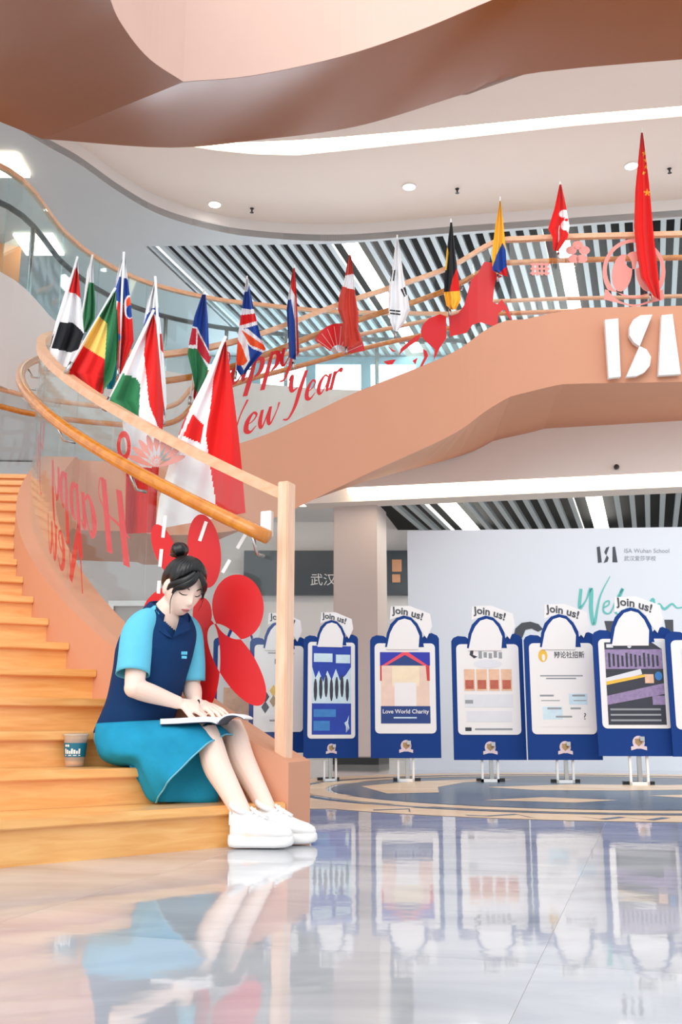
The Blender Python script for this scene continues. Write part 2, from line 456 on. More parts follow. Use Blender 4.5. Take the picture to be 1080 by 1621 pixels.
# ------------------------------------------------------------------ staircase
def build_staircase(name, label, dz, full):
    st = thing(name, label, 'staircase')
    st.location = (XY[0, 0], XY[0, 1], dz)
    off = np.array([XY[0, 0], XY[0, 1], 0.0])
    def mk(nm, vf, m, bevel=0.0, smooth=False):
        return mesh_obj(nm, [np.array(p) - off for p in vf[0]], vf[1], m, st, smooth=smooth, bevel=bevel)
    def at_z(z):   # path position where the nosing line reaches height z (upper flight)
        i0 = i_land + 30
        return float(np.interp(z, ZN[i0:], S[i0:] + np.arange(NP_ - i0) * 1e-9))
    fronts = [(s_of_n(n), znose(n)) for n in range(1, 19)]
    NU = 14
    ups = [at_z(LAND + (FFL - LAND) * k / NU - 0.001) for k in range(1, NU + 1)]
    def edge(s):
        b = pos(s)[:2]; l = norm([np.interp(s, S, LEFT[:, 0]), np.interp(s, S, LEFT[:, 1])]); w = np.interp(s, S, W)
        return b, b + l * w
    def step(sa, sb, z, zprev, nm='tread'):
        b0, o0 = edge(sa); b1, o1 = edge(sb)
        h = norm((b1 + o1) - (b0 + o0))
        mk(nm, slab([b0, o0, o1 + h * .03, b1 + h * .03], z - .034, z), 'stair_wood', 0.004)
        r0, r1 = b0 + h * .028, o0 + h * .028
        mk('riser', slab([r0, r1, r1 + h * .02, r0 + h * .02], max(0, zprev), z - .034), 'stair_wood')
    if full:
        for k in range(17):
            step(fronts[k][0], fronts[k + 1][0], fronts[k][1], fronts[k - 1][1] if k else 0.0)
        for k in range(NU - 1):
            step(ups[k], ups[k + 1], LAND + (FFL - LAND) * (k + 1) / NU, LAND + (FFL - LAND) * k / NU)
        b0, o0 = edge(fronts[17][0]); h = norm(pos(fronts[17][0] + .05)[:2] - b0)
        mk('riser', slab([b0 + h * .028, o0 + h * .028, o0 + h * .05, b0 + h * .05], fronts[16][1], LAND - .034), 'stair_wood')
        b0, o0 = edge(ups[-1]); h = norm(pos(ups[-1] + .05)[:2] - b0)
        mk('riser', slab([b0 + h * .028, o0 + h * .028, o0 + h * .05, b0 + h * .05], FFL - .13, FFL - .034), 'stair_wood')
    # landing and top floor strip
    for (a, b, z, nm) in ((fronts[17][0], ups[0] + .03, LAND, 'landing'), (ups[-1], SEND, FFL, 'bridge_floor')):
        qs = srange(a, b, .12); inner = [edge(q)[0] for q in qs]; outer = [edge(q)[1] for q in qs]
        mk(nm, slab(inner + outer[::-1], z - .034, z), 'stair_wood')
    qs = srange(0, SEND)
    mk('inner_stringer', sweep(qs, 0.0, 0.235, ('b', 0), ('t', 0)), 'peach')
    # soffit and outer stringer
    rings = []; rout = []
    for q in srange(0.25, SEND, .1):
        b, o = edge(q); zb = float(np.interp(q, S, ZBOT)); zt = float(np.interp(q, S, ZTOP)); u = norm(o - b)
        zz = max(zb, 0.0)
        rings.append([(b[0], b[1], zz), (o[0], o[1], zz), (o[0], o[1], zz + .05), (b[0], b[1], zz + .05)])
        o2 = o + u * .12
        rout.append([(o[0], o[1], zz), (o2[0], o2[1], zz), (o2[0], o2[1], zt), (o[0], o[1], zt)])
    mk('soffit', loft(rings), 'soffit_brown' if not full else 'peach')
    mk('outer_stringer', loft(rout), 'peach')
    return st, edge, fronts, ups
stair, edge, fronts, ups = build_staircase('curved_staircase', 'curved wooden staircase with peach side panel that the young woman sits on', 0.0, True)
# the next storey's stair, seen from below: inner lower edge, outer lower edge
ui = [(110, -420, 4.35), (130, -260, 4.9), (150, -120, 5.4), (175, 0, 5.85), (200, 50, 6.03), (238, 95, 6.18), (290, 130, 6.3), (400, 120, 6.55), (540, 90, 6.95), (660, 50, 7.22), (780, 0, 7.42), (900, -48, 7.46), (1100, -60, 7.46), (1350, -70, 7.46)]
uo = [(-420, 60, 4.75), (-330, 90, 5.25), (-220, 120, 5.7), (-120, 145, 6.0), (-60, 160, 6.15), (0, 183, 6.25), (80, 215, 6.3), (280, 226, 6.5), (430, 210, 6.72), (540, 196, 6.98), (620, 178, 7.15), (740, 140, 7.36), (870, 105, 7.42), (1350, 60, 7.42)]
ui3 = [atz(*p) for p in ui]; uo3 = [atz(*p) for p in uo]
def dense(P, crease, per=5): return catmull(P[:crease + 1], per)[:-1] + catmull(P[crease:], per)
uid, uod = dense(ui3, 6), dense(uo3, 6)
upper_stair = thing('curved_staircase', 'upper curved staircase seen from below with brown underside, above the flags', 'staircase', loc=tuple(ui3[0]))
def rel(P, o): return [np.array(p) - o for p in P]
UO = ui3[0]
lo_ = np.array([0, 0, .004]); hi = np.array([0, 0, 1.0])
def sheet(P, Q, m=14):
    v = []; f = []; n = len(P)
    for a, b in zip(P, Q): v += rel([a + (b - a) * (t / m) for t in range(m + 1)], UO)
    for i in range(n - 1):
        for t in range(m): f.append((i * (m + 1) + t, i * (m + 1) + t + 1, (i + 1) * (m + 1) + t + 1, (i + 1) * (m + 1) + t))
    return v, f
kc = 30       # the fold between the two flights
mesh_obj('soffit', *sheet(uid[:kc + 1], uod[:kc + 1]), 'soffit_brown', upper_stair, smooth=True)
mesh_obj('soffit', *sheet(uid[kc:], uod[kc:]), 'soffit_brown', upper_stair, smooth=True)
def band(P, Q, t, h): 
    return loft([rel([a + lo_, a + norm(b - a) * t + lo_, a + norm(b - a) * t + np.array([0, 0, h]), a + np.array([0, 0, h])], UO) for a, b in zip(P, Q)])
mesh_obj('inner_stringer', *band(uid, uod, .2, 2.3), 'peach_lit', upper_stair)
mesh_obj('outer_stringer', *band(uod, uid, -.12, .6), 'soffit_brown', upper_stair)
mesh_obj('deck', *loft([rel([a + norm(b - a) * .1 + hi * .62, b + hi * .5, b + hi * .55, a + norm(b - a) * .1 + hi * .67], UO) for a, b in zip(uid, uod)]), 'stair_wood', upper_stair)

# letters on the bridge face: slab I, split S, slab A
logo = thing('logo_letters', 'large white raised logo letters on the peach bridge panel under the red star flag', 'sign')
def face_pt(x, y, out=0.0):
    s = s_of_px(x, s_of_px(860, ups[-1], SEND) , SEND) if False else None
    return at(x, y, 9.275 - out)
def letter(poly):
    p = [face_pt(a, b, 0.05) for a, b in poly]
    mesh_obj('letter', *prism(p, (0, 0.052, 0)), 'white_paint', logo)
letter([(958, 506), (979, 504), (983, 596), (964, 598)])
def arcp(cx, cy, r, a0, a1, n=14): return [(cx + r[0] * math.cos(math.radians(a0 + (a1 - a0) * k / n)), cy - r[1] * math.sin(math.radians(a0 + (a1 - a0) * k / n))) for k in range(n + 1)]
letter([(1033, 498), (1014, 499), (1003, 506), (997, 517), (997, 531), (1004, 542), (1013, 548)])
letter([(1013, 548), (1024, 553), (1031, 565), (1029, 579), (1021, 589), (1008, 595), (992, 596)])
letter([(1048, 499), (1065, 497), (1078, 592), (1043, 594)])

# ------------------------------------------------------------------ stair balustrade
bal = thing('glass_balustrade', 'curved clear glass balustrade with wooden handrail on the inner side of the staircase', 'balustrade')
s_start = s_of_n(1.25)
breaks = [s_start, s_of_n(4.15), s_of_n(7.0), s_of_n(10), s_of_n(13), s_of_n(15.6), S[i_land] + .1, S[i_land + 20]]
breaks += list(np.linspace(S[i_land + 20], SEND, 9)[1:])
panels = []
for a, b in zip(breaks[:-1], breaks[1:]):
    panels.append((a, b, mesh_obj('glass_panel', *sweep(srange(a + .004, b - .004), GL - .006, GL + .006, ('t', -.03), ('r', -.02)), 'glass', bal, smooth=False)))
def panel_at(s):
    for a, b, o in panels:
        if a <= s <= b: return o
    return panels[-1][2]
mesh_obj('top_rail', *sweep(srange(s_start - .02, SEND), GL - .027, GL + .027, ('r', -.028), ('r', .022)), 'rail_wood', bal)
HS = srange(s_of_n(1.3), SEND - .02)
hand = mesh_obj('handrail', *tube([pos(q, GL - .11, 'r', -.21 + .0 * q) for q in HS], 0.029, 14), 'handrail_wood', bal, smooth=True)
q = s_of_n(1.55)
for q in list(np.linspace(s_of_n(1.55), S[i_land] + .2, 8)) + list(np.linspace(S[i_land + 24], SEND - .4, 7)):
    a = pos(q, GL - .01, 'r', -.30); b = pos(q, GL - .07, 'r', -.30); c = pos(q, GL - .11, 'r', -.235)
    mesh_obj('bracket', *tube([a, b, c], .008, 8), 'steel', hand, smooth=True)
pp = pos(s_start - .02, GL, 't', 0.0)
th = norm(np.append(tan[4], 0)); rr = np.array([th[1], -th[0], 0])
ztop = float(np.interp(s_start, S, ZRAIL)) + .045
v, f = obox((pp[0], pp[1], (pp[2] - .02 + ztop) / 2), th, rr, (0, 0, 1), .024, .036, (ztop - pp[2] + .02) / 2)
mesh_obj('end_post', v, f, 'post_wood', bal, bevel=.004)
v, f = obox(np.array(pos(s_start + .07, GL, 'r', -.16)), th, rr, (0, 0, 1), .025, .014, .055)
mesh_obj('glass_clamp', v, f, 'white_paint', bal, bevel=.003)

# outer balustrade along the far side of the flight and landing
obal = thing('glass_balustrade', 'outer glass balustrade with thin rails at the left edge behind the top steps', 'balustrade')
def opos(s, dz, inset=0.02):
    b, o = edge(s); u = norm(b - o); z = float(np.interp(s, S, ZN)); p = o + u * inset
    return np.array([p[0], p[1], z + dz])
ob = list(np.linspace(s_of_n(5), SEND, 12))
for a, b in zip(ob[:-1], ob[1:]):
    rings = []
    for q in srange(a + .004, b - .004):
        p0 = opos(q, .1, -.03); p1 = opos(q, .1, -.042); rings.append([p0, p1, p1 + np.array([0, 0, 1.0]), p0 + np.array([0, 0, 1.0])])
    mesh_obj('glass_panel', *loft(rings), 'glass', obal)
mesh_obj('top_rail', *tube([opos(q, 1.12, -.036) for q in srange(ob[0], SEND)], .024, 8), 'rail_wood', obal, smooth=True)
mesh_obj('handrail', *tube([opos(q, .92, .06) for q in srange(ob[0], SEND)], .027, 10), 'handrail_wood', obal, smooth=True)

# ------------------------------------------------------------------ upper floor on the left, with its curved parapet and balustrade
pe = [(-6.5, 7.2), (-4.2, 8.0)] + [tuple(atz(0, 430, 4.61)[:2]), tuple(atz(90, 510, 4.61)[:2]), (-2.78, 10.55), (-2.35, 11.15), (-1.65, 11.6), (-0.96, 11.82), (0.0, 12.03), (1.6, 12.1)]
pe = [np.array(p) for p in catmull([(p[0], p[1], 0) for p in pe], 6)]
pts = [p[:2] for p in pe]
def strip(pl, w, z0, z1):
    rings = []
    for i, p in enumerate(pl):
        t = norm(pl[min(i + 1, len(pl) - 1)] - pl[max(i - 1, 0)]); nrm = np.array([-t[1], t[0]])
        a = p; b = p + nrm * w
        rings.append([(a[0], a[1], z0), (b[0], b[1], z0), (b[0], b[1], z1), (a[0], a[1], z1)])
    return loft(rings)
w1 = mesh_obj('wall_parapet', *strip(pts, .14, 3.52, 4.61), 'white_plaster'); tag(w1, 'white curved edge of the upper floor on the left', None, kind='structure')
fl2 = mesh_obj('floor_upper', *slab([(p[0], p[1] + .05) for p in pts] + [(9, 12.6), (9, 18), (-12, 18), (-12, 8)], 3.62, FFL), 'white_plaster'); tag(fl2, 'upper floor slab behind the stairs', None, kind='structure')
ubal = thing('glass_balustrade', 'teal tinted glass balustrade on the white curved upper floor edge at the left', 'balustrade')
gpl = [p + np.array([0, .06]) for p in pts]
k = 0
while k < len(gpl) - 1:
    sub = gpl[k:k + 7]; mesh_obj('glass_panel', *strip(sub, .012, 4.58, 5.68), 'glass_teal', ubal); k += 6
mesh_obj('top_rail', *strip([p - np.array([.0, .02]) for p in gpl], .05, 5.67, 5.715), 'rail_wood', ubal)
uh = mesh_obj('handrail', *tube([(p[0] - .02, p[1] + .09, 5.36) for p in gpl], .03, 10), 'black_metal', ubal, smooth=True)
for p in gpl[8::6]:
    mesh_obj('baluster', *tube([(p[0] - .02, p[1] + .09, 4.2), (p[0] - .02, p[1] + .09, 5.35)], .025, 8), 'steel', ubal, smooth=True)

# ------------------------------------------------------------------ ground-floor back of the hall
fa = atz(550, 780, 3.1); fb = atz(1080, 755, 3.1)
du = norm((fb - fa)[:2]); dn = np.array([-du[1], du[0]])
def along(t, d): return np.array([fa[0], fa[1]]) + du * t + dn * d
def quad(t0, t1, d0, d1): return [along(t0, d0), along(t1, d0), along(t1, d1), along(t0, d1)]
c1 = mesh_obj('wall_fascia', *slab(quad(-.02, 9, .0, .12), 3.16, 4.2), 'ceiling_beige'); tag(c1, 'white fascia panel above the warm light strip', None, kind='structure')
ls = tag(mesh_obj('light_strip', *slab(quad(.0, 9, .01, .3), 3.1, 3.16), 'lamp_warm'), 'long warm light strip under the bridge, above the white backdrop', 'light')
c2 = mesh_obj('ceiling_lower', *slab(quad(-.6, 9, .3, .62), 3.06, 3.3), 'ceiling_beige'); tag(c2, 'ceiling band behind the light strip', None, kind='structure')
SD = np.array([math.sin(math.radians(17)), math.cos(math.radians(17))])     # run of the slats
def slat_field(parent, start_pts, z, count_step, length, hw, h, m, skip=lambda i: False):
    proto = None; n = 0
    a, b = np.array(start_pts[0]), np.array(start_pts[1]); L = np.linalg.norm(b - a); k = int(L / count_step)
    for i in range(k + 1):
        if skip(i): continue
        p = a + (b - a) * (i * count_step / L)
        if proto is None:
            v, f = box(-hw, hw, 0, length, 0, h)
            proto = mesh_obj('slat', v, f, m, parent); o = proto
        else:
            o = proto.copy(); COL.objects.link(o)
        o.location = (p[0], p[1], z); o.rotation_euler = (0, 0, -math.radians(17))
cs = mesh_obj('ceiling_slats', *slab(quad(.1, 9, .62, 4.0), 3.3, 3.36), 'void_dark'); tag(cs, 'dark ceiling void with pale slats above the backdrop', None, kind='structure')
p0, p1 = along(.45, .62), along(5.2, .62)
slat_field(cs, (p0, p1), 3.06, .175, 3.0, .03, .06, 'slat_grey', lambda i: i in (3, 4, 13, 14))
for i, lb in ((3.5, 'left'), (13.5, 'right')):
    p = p0 + norm(p1 - p0) * .175 * i
    o = mesh_obj('linear_lamp', *box(-.09, .09, 0, 2.6, 0, .06), 'lamp_white'); o.location = (p[0], p[1], 3.08); o.rotation_euler = (0, 0, -math.radians(17))
    tag(o, 'white linear lamp between lower ceiling slats, %s one above the backdrop' % lb, 'lamp')
wb = mesh_obj('wall_back', *box(-11, 9, 14.6, 14.8, 0, 3.62), 'white_plaster'); tag(wb, 'white back wall of the ground floor', None, kind='structure')
c3 = mesh_obj('ceiling_left', *slab([(-11, 11.4), (-2, 11.9), along(-.6, .3), along(.1, .62), along(.1, 4.0), (-11, 14.6)], 3.42, 3.6), 'white_plaster'); tag(c3, 'white ceiling at the left of the column', None, kind='structure')
p = at(480, 833, 13.2)
tag(mesh_obj('light_strip', *box(-1.8, .1, 13.0, 13.25, 3.36, 3.42), 'lamp_warm'), 'short light strip in the ceiling just left of the pink column', 'light')
# column
cc = at(573, 1207, 11.9)[:2] + np.array([0, .25])
col_t = thing('column', 'plain pale pink square column left of the white backdrop', 'column', loc=(cc[0], cc[1], 0))
cux = np.array([math.cos(math.radians(-14)), math.sin(math.radians(-14)), 0]); cuy = np.array([-cux[1], cux[0], 0])
mesh_obj('shaft', *obox((0, 0, 1.59), cux, cuy, (0, 0, 1), .27, .3, 1.51), 'column_pink', col_t, bevel=.01)
mesh_obj('plinth', *obox((0, 0, .04), cux, cuy, (0, 0, 1), .274, .304, .04), 'black_metal', col_t)
dr = thing('door_1', None, None, kind='structure'); dr['label'] = 'pale grey door in the back wall seen through the stair glass'
mat('door_grey', (206, 206, 204), .5, .02, 3)
dx = at(228, 900, 14.5)[0]
mesh_obj('door_leaf', *box(dx - .42, dx + .42, 14.55, 14.6, 0, 2.15), 'door_grey', dr)
for a_, b_ in ((-.5, -.42), (.42, .5)): mesh_obj('jamb', *box(dx + a_, dx + b_, 14.5, 14.6, 0, 2.23), 'steel', dr)
mesh_obj('lintel', *box(dx - .42, dx + .42, 14.5, 14.6, 2.15, 2.23), 'steel', dr)
mesh_obj('handle', *tube([(dx + .32, 14.55, 1.0), (dx + .32, 14.5, 1.0), (dx + .2, 14.5, 1.0)], .015, 8), 'steel', dr, smooth=True)
# dark sign band on the back wall
sg = thing('wall_sign', 'dark grey wall sign with white Chinese lettering behind the end post and column', 'sign')
za, zb_ = at(500, 940, 14.4)[2], at(500, 870, 14.4)[2]
mesh_obj('board', *box(-1.43, 1.6, 14.48, 14.6, za, zb_), 'sign_dark', sg)
v, f = text2d('武汉爱莎', .19); x0 = at(491, 925, 14.47)
mesh_obj('lettering', [(x0[0] + a, 14.474, x0[2] + b) for a, b in v], f, 'white_paint', sg)
mat('sign_orange', (232, 170, 130), .5)
for (px, py, ww, hh) in ((621, 905, .14, .18), (621, 922, .12, .12)):
    x0 = at(px, py, 14.47); mesh_obj('mark', *box(x0[0], x0[0] + ww, 14.465, 14.48, x0[2], x0[2] + hh), 'sign_orange', sg)

# white backdrop wall with its print
ba, bb = np.array([.705, 10.42]), np.array([5.2, 10.1])
bu = norm(bb - ba); bn = np.array([bu[1], -bu[0]])
bd = thing('backdrop_wall', 'large white backdrop panel printed with a dark logo and teal handwritten greeting', 'backdrop', loc=(ba[0], ba[1], 0))
mesh_obj('panel', *prism([(0, 0, 0), (bu[0] * 4.5, bu[1] * 4.5, 0), (bu[0] * 4.5, bu[1] * 4.5, 2.47), (0, 0, 2.47)], (-bn[0] * .1, -bn[1] * .1, 0)), 'backdrop', bd)
def onboard(x, y, out=.004):
    r = ray(x, y); # intersect with the panel plane
    n3 = np.array([bn[0], bn[1], 0]); p0 = np.array([ba[0], ba[1], 0]) + n3 * out
    t = np.dot(p0 - np.array([0, 0, CAMZ]), n3) / np.dot(r, n3)
    return np.array([0, 0, CAMZ]) + r * t - np.array([ba[0], ba[1], 0])
def print_poly(nm, poly, m, fn, parent):
    v, f = poly_tess(poly); return mesh_obj(nm, [fn(a, b) for a, b in v], f, m, parent)
print_poly('logo', [(945, 866), (950, 865), (953, 890), (947, 891)], 'dark_ink', onboard, bd)
print_poly('logo', [(965, 865), (960, 867), (957, 874), (960, 879)], 'dark_ink', onboard, bd)
print_poly('logo', [(961, 879), (964, 883), (962, 889), (956, 891)], 'dark_ink', onboard, bd)
print_poly('logo', [(970, 866), (974, 865), (978, 890), (970, 890)], 'dark_ink', onboard, bd)
def print_text(body, x, y, px, m, fn, parent, shear=0, nm='lettering', rot=0, off=0, align='LEFT', sx=1.0):
    v, f = text2d(body, px, shear, off, align); c, s_ = math.cos(rot), math.sin(rot)
    return mesh_obj(nm, [fn(x + (a * c - b * s_) * sx, y - (a * s_ + b * c)) for a, b in v], f, m, parent)
print_text('ISA Wuhan School', 988, 875, 9.5, 'grey_ink', onboard, bd)
print_text('武汉爱莎学校', 988, 887, 8.5, 'grey_ink', onboard, bd)
def brush(pts, ws, fn, m, parent, nm='handwriting'):
    P = catmull([(p[0], p[1], w) for p, w in zip(pts, ws)], 6); v = []; f = []
    for i, p in enumerate(P):
        t = norm(P[min(i + 1, len(P) - 1)][:2] - P[max(i - 1, 0)][:2]); nn = np.array([-t[1], t[0]])
        for sgn in (-1, 1): v.append(fn(*(p[:2] + nn * p[2] * sgn)))
    for i in range(len(P) - 1): f.append((2 * i, 2 * i + 1, 2 * i + 3, 2 * i + 2))
    return mesh_obj(nm, v, f, m, parent)
brush([(920, 932), (918, 962), (928, 950), (936, 932), (936, 965), (941, 988), (950, 945), (966, 912)], [2.5, 2.6, 1.2, 3, 3.2, 2.6, 1.4, .6], onboard, 'teal_ink', bd)
brush([(956, 962), (964, 957), (964, 951), (957, 955), (956, 968), (966, 970), (976, 950), (986, 932), (981, 945), (974, 966), (980, 974)], [1, 1.2, 1.2, 1.3, 1.6, 1.3, 1.5, 2.4, 2.2, 1.8, 1], onboard, 'teal_ink', bd)
brush([(1002, 962), (996, 956), (992, 966), (1000, 970), (1008, 960), (1016, 952), (1022, 962), (1034, 948), (1037, 962), (1044, 956), (1052, 964), (1064, 956), (1072, 962), (1082, 961)], [1.2, 1.4, 1.5, 1.4, 1.2, 1.4, 1.5, 2.0, 1.8, 1.6, 2, 1.6, 1.2, 1], onboard, 'teal_ink', bd)
for poly in ([(813, 1010), (816, 995), (826, 986), (840, 984), (853, 988), (860, 996), (852, 1000), (842, 995), (832, 997), (827, 1010)], [(957, 983), (974, 983), (974, 1020), (966, 1020)], [(1052, 981), (1066, 981), (1067, 1020), (1058, 1020)]):
    print_poly('big_letter', poly, 'dark_ink', onboard, bd)

# ------------------------------------------------------------------ upper level ceiling
ZC = 7.43
ed = [(-40, 120), (60, 190), (125, 228), (190, 275), (250, 310), (320, 333), (400, 348), (540, 355), (740, 340), (1080, 315), (1300, 298)]
edw = [atz(a, b, ZC)[:2] for a, b in ed]
edw = [np.array(p[:2]) for p in catmull([(p[0], p[1], 0) for p in edw], 5)]
st_in = [(285, 229), (340, 238), (400, 244), (470, 246), (540, 239), (700, 222), (900, 200), (1080, 184), (1300, 165)]     # far edge of the strip
st_out = [(282, 227), (330, 226), (400, 225), (470, 222), (540, 217), (700, 203), (900, 183), (1080, 168), (1300, 150)]    # near edge
si = [atz(a, b, ZC)[:2] for a, b in st_in]; so = [atz(a, b, ZC)[:2] for a, b in st_out]
def polyz(pl, z0, z1): return slab(pl, z0, z1)
# beyond the strip
far_poly = edw + [np.array(p) for p in si[::-1]] + [np.array(so[0]) + np.array([-.6, -.9])]
cu = mesh_obj('ceiling_upper', *polyz(far_poly, ZC, ZC + .25), 'ceiling_beige'); tag(cu, 'smooth beige ceiling with round downlights over the upper floor', None, kind='structure')
near_poly = [np.array(p) for p in so] + [uo3[-1][:2], uo3[-2][:2], atz(740, 150, 7.43)[:2], atz(540, 195, 7.43)[:2] + np.array([0, -.4]), atz(280, 226, 7.43)[:2] + np.array([-.3, -.5])]
cn = mesh_obj('ceiling_front', *polyz(near_poly, ZC, ZC + .25), 'ceiling_beige'); tag(cn, 'beige ceiling in front of the curved light strip', None, kind='structure')
v, f = [], []
for a, b in zip(so, si): v += [(a[0], a[1], ZC + .06), (b[0], b[1], ZC + .06), (b[0], b[1], ZC + .2), (a[0], a[1], ZC + .2)]
rings = [v[i:i + 4] for i in range(0, len(v), 4)]
tag(mesh_obj('light_strip', *loft(rings), 'lamp_warm'), 'long curved warm light strip in the high beige ceiling', 'light')
# drop fascia, then the ceiling beyond with its unlit grey painted in
tr = mesh_obj('trim_1', *strip(edw, .05, 7.172, ZC), 'white_plaster'); tag(tr, 'grey white drop edge of the ceiling', None, kind='structure')
sl = [atz(a, b, 7.17)[:2] for a, b in ((235, 390), (540, 386), (740, 371), (1080, 346), (1300, 330))]
rgt = sl[-1]
gp = edw + [np.array(p) for p in sl[::-1]] + [np.array(sl[0]) + SD * 6, np.array([-12, 18]), np.array([-12, 6])]
gc = mesh_obj('ceiling_shade_grey', *polyz(gp, 7.17, 7.27), 'ceiling_shade_grey'); tag(gc, 'smooth ceiling left of the slats, its unlit grey painted in', None, kind='structure')
cv = mesh_obj('ceiling_void', *slab([np.array(p) for p in sl] + [np.array(sl[-1]) + SD * 7, np.array(sl[0]) + SD * 7], 7.45, 7.5), 'void_dark'); tag(cv, 'dark ceiling void with long pale slats on the upper floor', None, kind='structure')
# slats of the upper ceiling follow its front edge
slp = [np.array(p) for p in sl]; proto = None; run = 0
vd, fd = box(-.036, .036, 0, 6.0, 0, .06)
lens_ = [np.linalg.norm(slp[i + 1] - slp[i]) for i in range(len(slp) - 1)]
tot = sum(lens_); step_ = .185; k = 0
def on_poly(t):
    for i, L in enumerate(lens_):
        if t <= L or i == len(lens_) - 1: return slp[i] + (slp[i + 1] - slp[i]) * (t / L)
        t -= L
lamp_slots = {15: 'first from the left', 31: 'second from the left'}
k = 0
while k * step_ < tot:
    p = on_poly(k * step_)
    if k in lamp_slots or (k - 1) in lamp_slots:
        if k in lamp_slots:
            o = mesh_obj('linear_lamp', *box(-.1, .1, 0, 4.5, 0, .06), 'lamp_white'); o.location = (p[0] + .09, p[1], 7.2); o.rotation_euler = (0, 0, -math.radians(17))
            tag(o, 'white linear lamp between the upper floor ceiling slats, ' + lamp_slots[k], 'lamp')
    else:
        if proto is None:
            proto = mesh_obj('slat', vd, fd, 'slat_grey', cv); o = proto
        else:
            o = proto.copy(); COL.objects.link(o)
        o.location = (p[0], p[1], 7.17); o.rotation_euler = (0, 0, -math.radians(17))
    k += 1
# downlights
for (x, y), lb in (((340, 323), 'leftmost round downlight in the beige ceiling, above the green and white flags'), ((648, 295), 'middle round downlight in the beige ceiling, above the white flag with black bars'), ((1000, 262), 'rightmost round downlight in the beige ceiling, beside the red flag with yellow stars')):
    p = atz(x, y, ZC); d = thing('downlight', lb, 'downlight', loc=tuple(p))
    v, f = arc_ring(0, .1, 0, 360, 2); 
    mesh_obj('lens', *tube([(0, 0, -.012), (0, 0, .0)], .075, 20), 'lamp_white', d)
    rv = []; rf = []
    for k in range(24):
        a = 2 * math.pi * k / 24
        for r, z in ((.078, -.002), (.095, -.002), (.095, -.014), (.078, -.014)): rv.append((r * math.cos(a), r * math.sin(a), z))
    for k in range(24):
        for j in range(4): rf.append((k * 4 + j, k * 4 + (j + 1) % 4, ((k + 1) % 24) * 4 + (j + 1) % 4, ((k + 1) % 24) * 4 + j))
    mesh_obj('trim_ring', rv, rf, 'white_paint', d)
# small ceiling sprinklers
for (x, y, z), lb in (((724, 299, ZC), 'small dark sprinkler in beige ceiling between middle and right downlights'), ((399, 330, ZC), 'small dark sprinkler in beige ceiling right of the leftmost downlight'), ((1060, 267, ZC), 'small dark sprinkler in beige ceiling at the right edge')):
    p = atz(x, y, z); o = mesh_obj('sprinkler', *tube([(0, 0, 0), (0, 0, -.02), (0, 0, -.06), (0, 0, -.062)], [.03, .012, .012, .028], 10), 'black_metal'); o.location = tuple(p)
    tag(o, lb, 'sprinkler')
p = along(2.6, -.001); q = at(971, 739, p[1])
o = mesh_obj('dome_camera', *merge([sphere((0, 0, 0), .03, 12, 8), tube([(0, 0, 0), (0, .05, 0)], .022, 10)]), 'black_metal', smooth=True)
tt = np.dot(np.array([q[0], q[1]]) - along(0, 0), du); pc = along(3.05, -.03); o.location = (pc[0], pc[1], at(971, 739, pc[1])[2]); tag(o, 'tiny black dome camera on the white fascia above the light strip', 'camera')

# ------------------------------------------------------------------ upper level rear window wall, left orange wall
wr = mesh_obj('wall_rear', *box(-12, 12, 17.6, 17.8, FFL, 7.8), 'white_plaster'); tag(wr, 'rear wall of the upper floor', None, kind='structure')
wx = [-2.6 + 1.02 * k for k in range(8)]
for k, x in enumerate(wx):
    wn = thing('window_%d' % (k + 1), None, None, kind='structure'); wn['label'] = 'bright window in the rear wall of the upper floor'; wn['group'] = 'rear windows of the upper floor'
    mesh_obj('pane', *box(x + .09, x + .93, 17.52, 17.55, 4.5, 7.0), 'window_light', wn)
    mesh_obj('window_frame', *merge([box(x, x + .09, 17.48, 17.6, 4.3, 7.15), box(x + .93, x + 1.02, 17.48, 17.6, 4.3, 7.15), box(x + .09, x + .93, 17.48, 17.6, 7.0, 7.15), box(x + .09, x + .93, 17.48, 17.6, 4.3, 4.5)]), 'mullion', wn)
ow = mesh_obj('wall_left', *slab([(-6.4, 12.3), (-4.6, 13.2), (-4.75, 13.4), (-6.6, 12.5)], FFL, 7.17), 'orange_wall'); tag(ow, 'orange wall behind the teal glass at the left', None, kind='structure')
for (x, y, w_, h_), lb in (((62, 390, .55, .3), 'square ceiling light panel beside the orange wall, seen through teal glass'), ((5, 265, .5, .25), 'ceiling light panel at the left edge above the teal balustrade')):
    p = atz(x, y, 7.12); o = mesh_obj('ceiling_panel_light', *box(-w_ / 2, w_ / 2, -h_, h_, -.02, .03), 'lamp_warm'); o.location = (p[0], p[1], 7.15); tag(o, lb, 'light')
